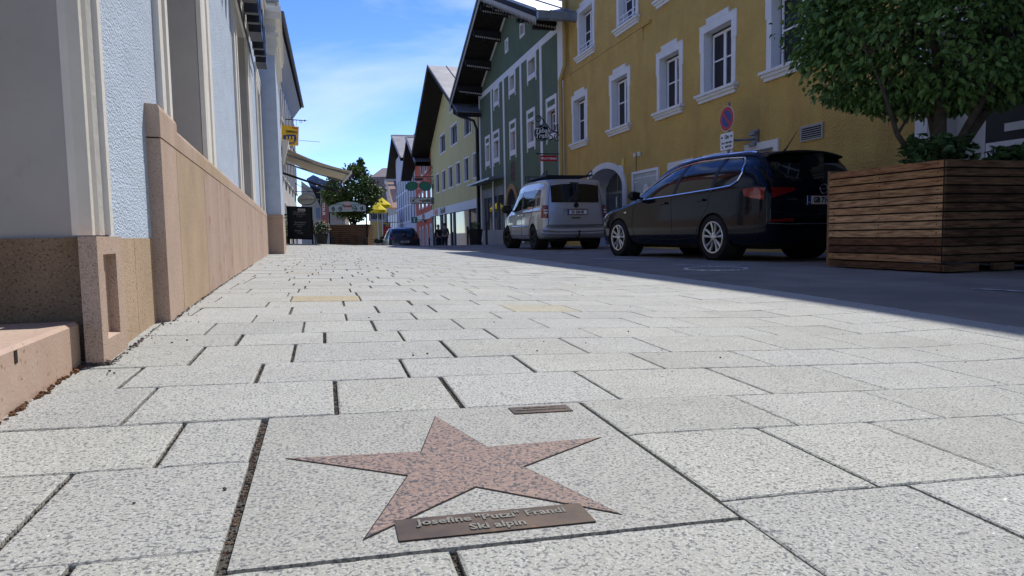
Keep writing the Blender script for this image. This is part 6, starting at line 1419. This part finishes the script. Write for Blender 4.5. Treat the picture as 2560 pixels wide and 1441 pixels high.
# flower pot group
fp = wp(808, 30); fg = gz(fp.x, fp.y); FPt = thing('flower_pot', 'dark pot with a bush of cream and pink flowers between chalkboard and slatted planter', 'potted plant', (fp.x, fp.y, fg))
obj('pot', MB().lathe([(.0, 0), (.2, 0), (.27, .45), (.29, .45), (.28, .5), (.2, .5), (0, .47)], (fp.x, fp.y, fg), k=20), m_plast, FPt, smooth=True)
leaves('foliage', FPt, m_leaf2, blob_pts(500, (fp.x, fp.y, fg+.72), (.42, .35, .32), 51, shell=.2), .1, seed=52, aspect=.7)
f2 = MB()
for p in blob_pts(40, (fp.x, fp.y, fg+.76), (.4, .33, .3), 53, shell=.9): f2.ball(p, .035, 6, (1, 1, .7), .2)
obj('flowers', f2, mat('cream_pink_petals', (.6, .42, .33), .8, var=.3, vs=20), FPt)
fp = wp(716, 26.9); fg = gz(fp.x, fp.y); FPt = thing('box_shrub', 'dark leafy shrub behind the chalkboard beside the bay', 'potted plant', (fp.x, fp.y, fg)); leaves('foliage', FPt, m_leaf, blob_pts(500, (fp.x, fp.y+.5, fg+.7), (.3, .3, .55), 55, shell=.2), .09, seed=56, aspect=.6); obj('pot', MB().lathe([(0, 0), (.18, 0), (.22, .3), (0, .3)], (fp.x, fp.y+.5, fg), k=16), m_plast, FPt)
# red banner
dB = 44; BN = thing('restaurant_banner', 'tall dark red Restaurant banner behind the slatted planter', 'banner', wp(812, dB))
q = [at(803, 488, dB), at(821, 488, dB), at(821, 560, dB), at(803, 560, dB)]
bn = obj('cloth', MB().prism(q, Vector((0, .03, 0))), mat('dusty_red_banner', (.26, .10, .10), .8), BN); w_t = text('RESTAURANT', .25, at(809, 528, dB)+Vector((0, -.02, 0)), (0, 0, -1), (e_.x, e_.y, 0), .002, bold=.004); obj('lettering', w_t, m_white2, bn); obj('pole', MB().tube([at(802, 486, dB), at(802, 612, dB)], .03, 6), m_zinc, BN)
# parasols
def parasol(c, r, h, label):
    T = thing('parasol', label, 'parasol', c, 'yellow parasols'); ap_ = Vector(c)+zz*h; m = MB(); k = 8; v = [ap_]; f = []
    for i in range(k*2):
        a = pi*i/k; rr_ = r*(1 if i % 2 == 0 else .95); v.append(Vector(c)+Vector((rr_*cos(a), rr_*sin(a), h*.52-(0 if i % 2 == 0 else .02))))
    n0 = len(v)
    for i in range(k*2): v.append(v[1+i]-zz*.22)
    f = [(0, 1+i, 1+(i+1) % (2*k)) for i in range(2*k)]+[(1+i, n0+i, n0+(i+1) % (2*k), 1+(i+1) % (2*k)) for i in range(2*k)]
    obj('canopy', m.add(v, f), m_parasol, T); obj('pole', MB().tube([Vector(c)-zz*1.7, ap_], .03, 6), m_white2, T); return T
parasol(at(944, 528, 50)-zz*.5, .66, 1.15, 'yellow parasol on the left, lower of the two behind the lilac'); parasol(at(955, 516, 53)-zz*.5, .68, 1.2, 'yellow parasol on the right, higher of the two behind the lilac')
# dining furniture and barrier
dF = 45; FN = thing('terrace_fence', 'low black metal terrace fence with plants left of the dark car', 'fence', wp(958, dF, -.4))
m = MB()
for i in range(22):
    a = wp(934+i*1.9, dF); m.tube([a+zz*-.9, a+zz*(-.02)], .02, 4)
m.tube([wp(933, dF, .0), wp(976, dF, .0)], .03, 4); m.tube([wp(933, dF, -.35), wp(976, dF, -.35)], .06, 4); obj('railing', m, m_black, FN)
leaves('plants', FN, m_leaf2, sum([blob_pts(60, wp(935+i*5, dF-.1, .12), (.35, .2, .16), 60+i, shell=.1) for i in range(8)], []), .12, seed=70)
# bollards, tall pot, bin
def bollard(px, d, lab, h=.95, r=.055):
    p = wp(px, d); g = gz(p.x, p.y); T = thing('bollard', lab, 'bollard', (p.x, p.y, g), 'black bollards outside the shops')
    obj('shaft', MB().lathe([(r, 0), (r, h-.05), (r*1.15, h-.04), (r*1.1, h), (0, h+.03)], (p.x, p.y, g), k=14), m_black, T, smooth=True); obj('foot_ring', MB().lathe([(r*1.5, 0), (r*1.4, .04), (r, .05)], (p.x, p.y, g), k=14), m_black, T)
bollard(1219, 30, 'black bollard in front of the green house shop window', 1.0, .05); bollard(1172, 36, 'black bollard below the white shop fascia near the tall dark pot', 1.1, .05); bollard(1134, 42, 'black bollard right of the two people', 1.15, .05); bollard(1088, 50, 'black bollard left of the two people', 1.2, .06); bollard(1076, 54, 'black bollard in front of the orange house', 1.2, .06)
p = wp(1217, 31); FPo = thing('flag_pole', 'thin pale leaning pole in front of the green house shop window', 'pole', (p.x, p.y, gz(p.x, p.y))); g = gz(p.x, p.y)
obj('pole', MB().tube([(p.x, p.y, g), (p.x-.06, p.y, g+2.4)], .022, 8, rr=[.03, .01]), m_zinc, FPo)
p = wp(1192, 34); g = gz(p.x, p.y); TPt = thing('tall_planter', 'tall tapered black planter with a small shrub by the green house corner', 'planter', (p.x, p.y, g))
obj('pot', MB().lathe([(.0, 0), (.26, 0), (.36, .85), (.33, .85), (.3, .8), (0, .8)], (p.x, p.y, g), k=4), m_plast, TPt); leaves('foliage', TPt, m_leaf, blob_pts(260, (p.x, p.y, g+1.05), (.26, .26, .22), 81, shell=.2), .08, seed=82)
# people
def person(p, face, label, jacket, hair, hgt=1.72, arm=0):
    T = thing('person', label, 'person', p); T.rotation_euler = (0, 0, face); s = hgt/1.75
    J = {'pel': (0, 0, .95, .13), 'sp': (0, .0, 1.18, .13), 'ch': (0, .0, 1.38, .145), 'nk': (0, .0, 1.5, .055), 'hd': (0, -.02, 1.62, .095), 'ht': (0, -.01, 1.70, .085),
         'sl': (.18, 0, 1.42, .06), 'el': (.24, .02, 1.15, .045), 'wl': (.2, -.16-.1*arm, 1.0+.35*arm, .032), 'hl': (.16, -.24-.1*arm, 1.02+.42*arm, .035), 'sr': (-.18, 0, 1.42, .06), 'er': (-.24, .03, 1.15, .045), 'wr': (-.24, -.06, .93, .032), 'hr': (-.24, -.08, .84, .035),
         'tl': (.09, 0, .88, .1), 'kl': (.10, -.02, .5, .065), 'al': (.10, .02, .1, .045), 'fl': (.11, -.12, .04, .04), 'tr': (-.09, 0, .88, .1), 'kr': (-.10, -.01, .5, .065), 'ar': (-.11, .03, .1, .045), 'fr': (-.13, -.1, .04, .04)}
    E_ = [('pel', 'sp'), ('sp', 'ch'), ('ch', 'nk'), ('nk', 'hd'), ('hd', 'ht'), ('ch', 'sl'), ('sl', 'el'), ('el', 'wl'), ('wl', 'hl'), ('ch', 'sr'), ('sr', 'er'), ('er', 'wr'), ('wr', 'hr'), ('pel', 'tl'), ('tl', 'kl'), ('kl', 'al'), ('al', 'fl'), ('pel', 'tr'), ('tr', 'kr'), ('kr', 'ar'), ('ar', 'fr')]
    def skin(name, keys, m_, extra=0):
        ks = [k for k in J if k in keys]; me = bpy.data.meshes.new(name); me.from_pydata([tuple(c*s for c in J[k][:3]) for k in ks], [(ks.index(a), ks.index(b)) for a, b in E_ if a in ks and b in ks], [])
        o = bpy.data.objects.new(name, me); COL.objects.link(o); md = o.modifiers.new('s', 'SKIN'); o.modifiers.new('u', 'SUBSURF').levels = 1
        for i, k in enumerate(ks): q = J[k][3]*s+extra; me.skin_vertices[0].data[i].radius = (q, q)
        me.skin_vertices[0].data[0].use_root = True
        bpy.context.view_layer.update(); nm = bpy.data.meshes.new_from_object(o.evaluated_get(bpy.context.evaluated_depsgraph_get())); bpy.data.objects.remove(o, do_unlink=True)
        nm.materials.clear(); nm.materials.append(m_); nm.polygons.foreach_set('use_smooth', [True]*len(nm.polygons)); o = bpy.data.objects.new(name, nm); COL.objects.link(o); o.parent = T; return o
    skin('body', list(J), m_skin); skin('jacket', ['pel', 'sp', 'ch', 'sl', 'el', 'wl', 'sr', 'er', 'wr'], jacket, .02); skin('trousers', ['pel', 'tl', 'kl', 'al', 'tr', 'kr', 'ar'], m_cloth1, .018)
    obj('hair', MB().ball((0, .01*s, 1.69*s), .115*s, 12, (.95, 1.02, .95), .05), hair, T, local=True)
for px_, lab, jk, hr, fc, arm in ((1099, 'person in a dark coat with short grey hair, left of two by the optician', m_cloth1, m_hair, .4, 1), (1115, 'person in a brown jacket with dark hair, right of two by the optician', m_cloth2, m_bark, -.5, 0)):
    p = wp(px_, 44); g = gz(p.x, p.y); person((p.x, p.y, g), fc, lab, jk, hr, 1.72 if arm else 1.8, arm)
bpy.data.objects.remove(TO, do_unlink=True)
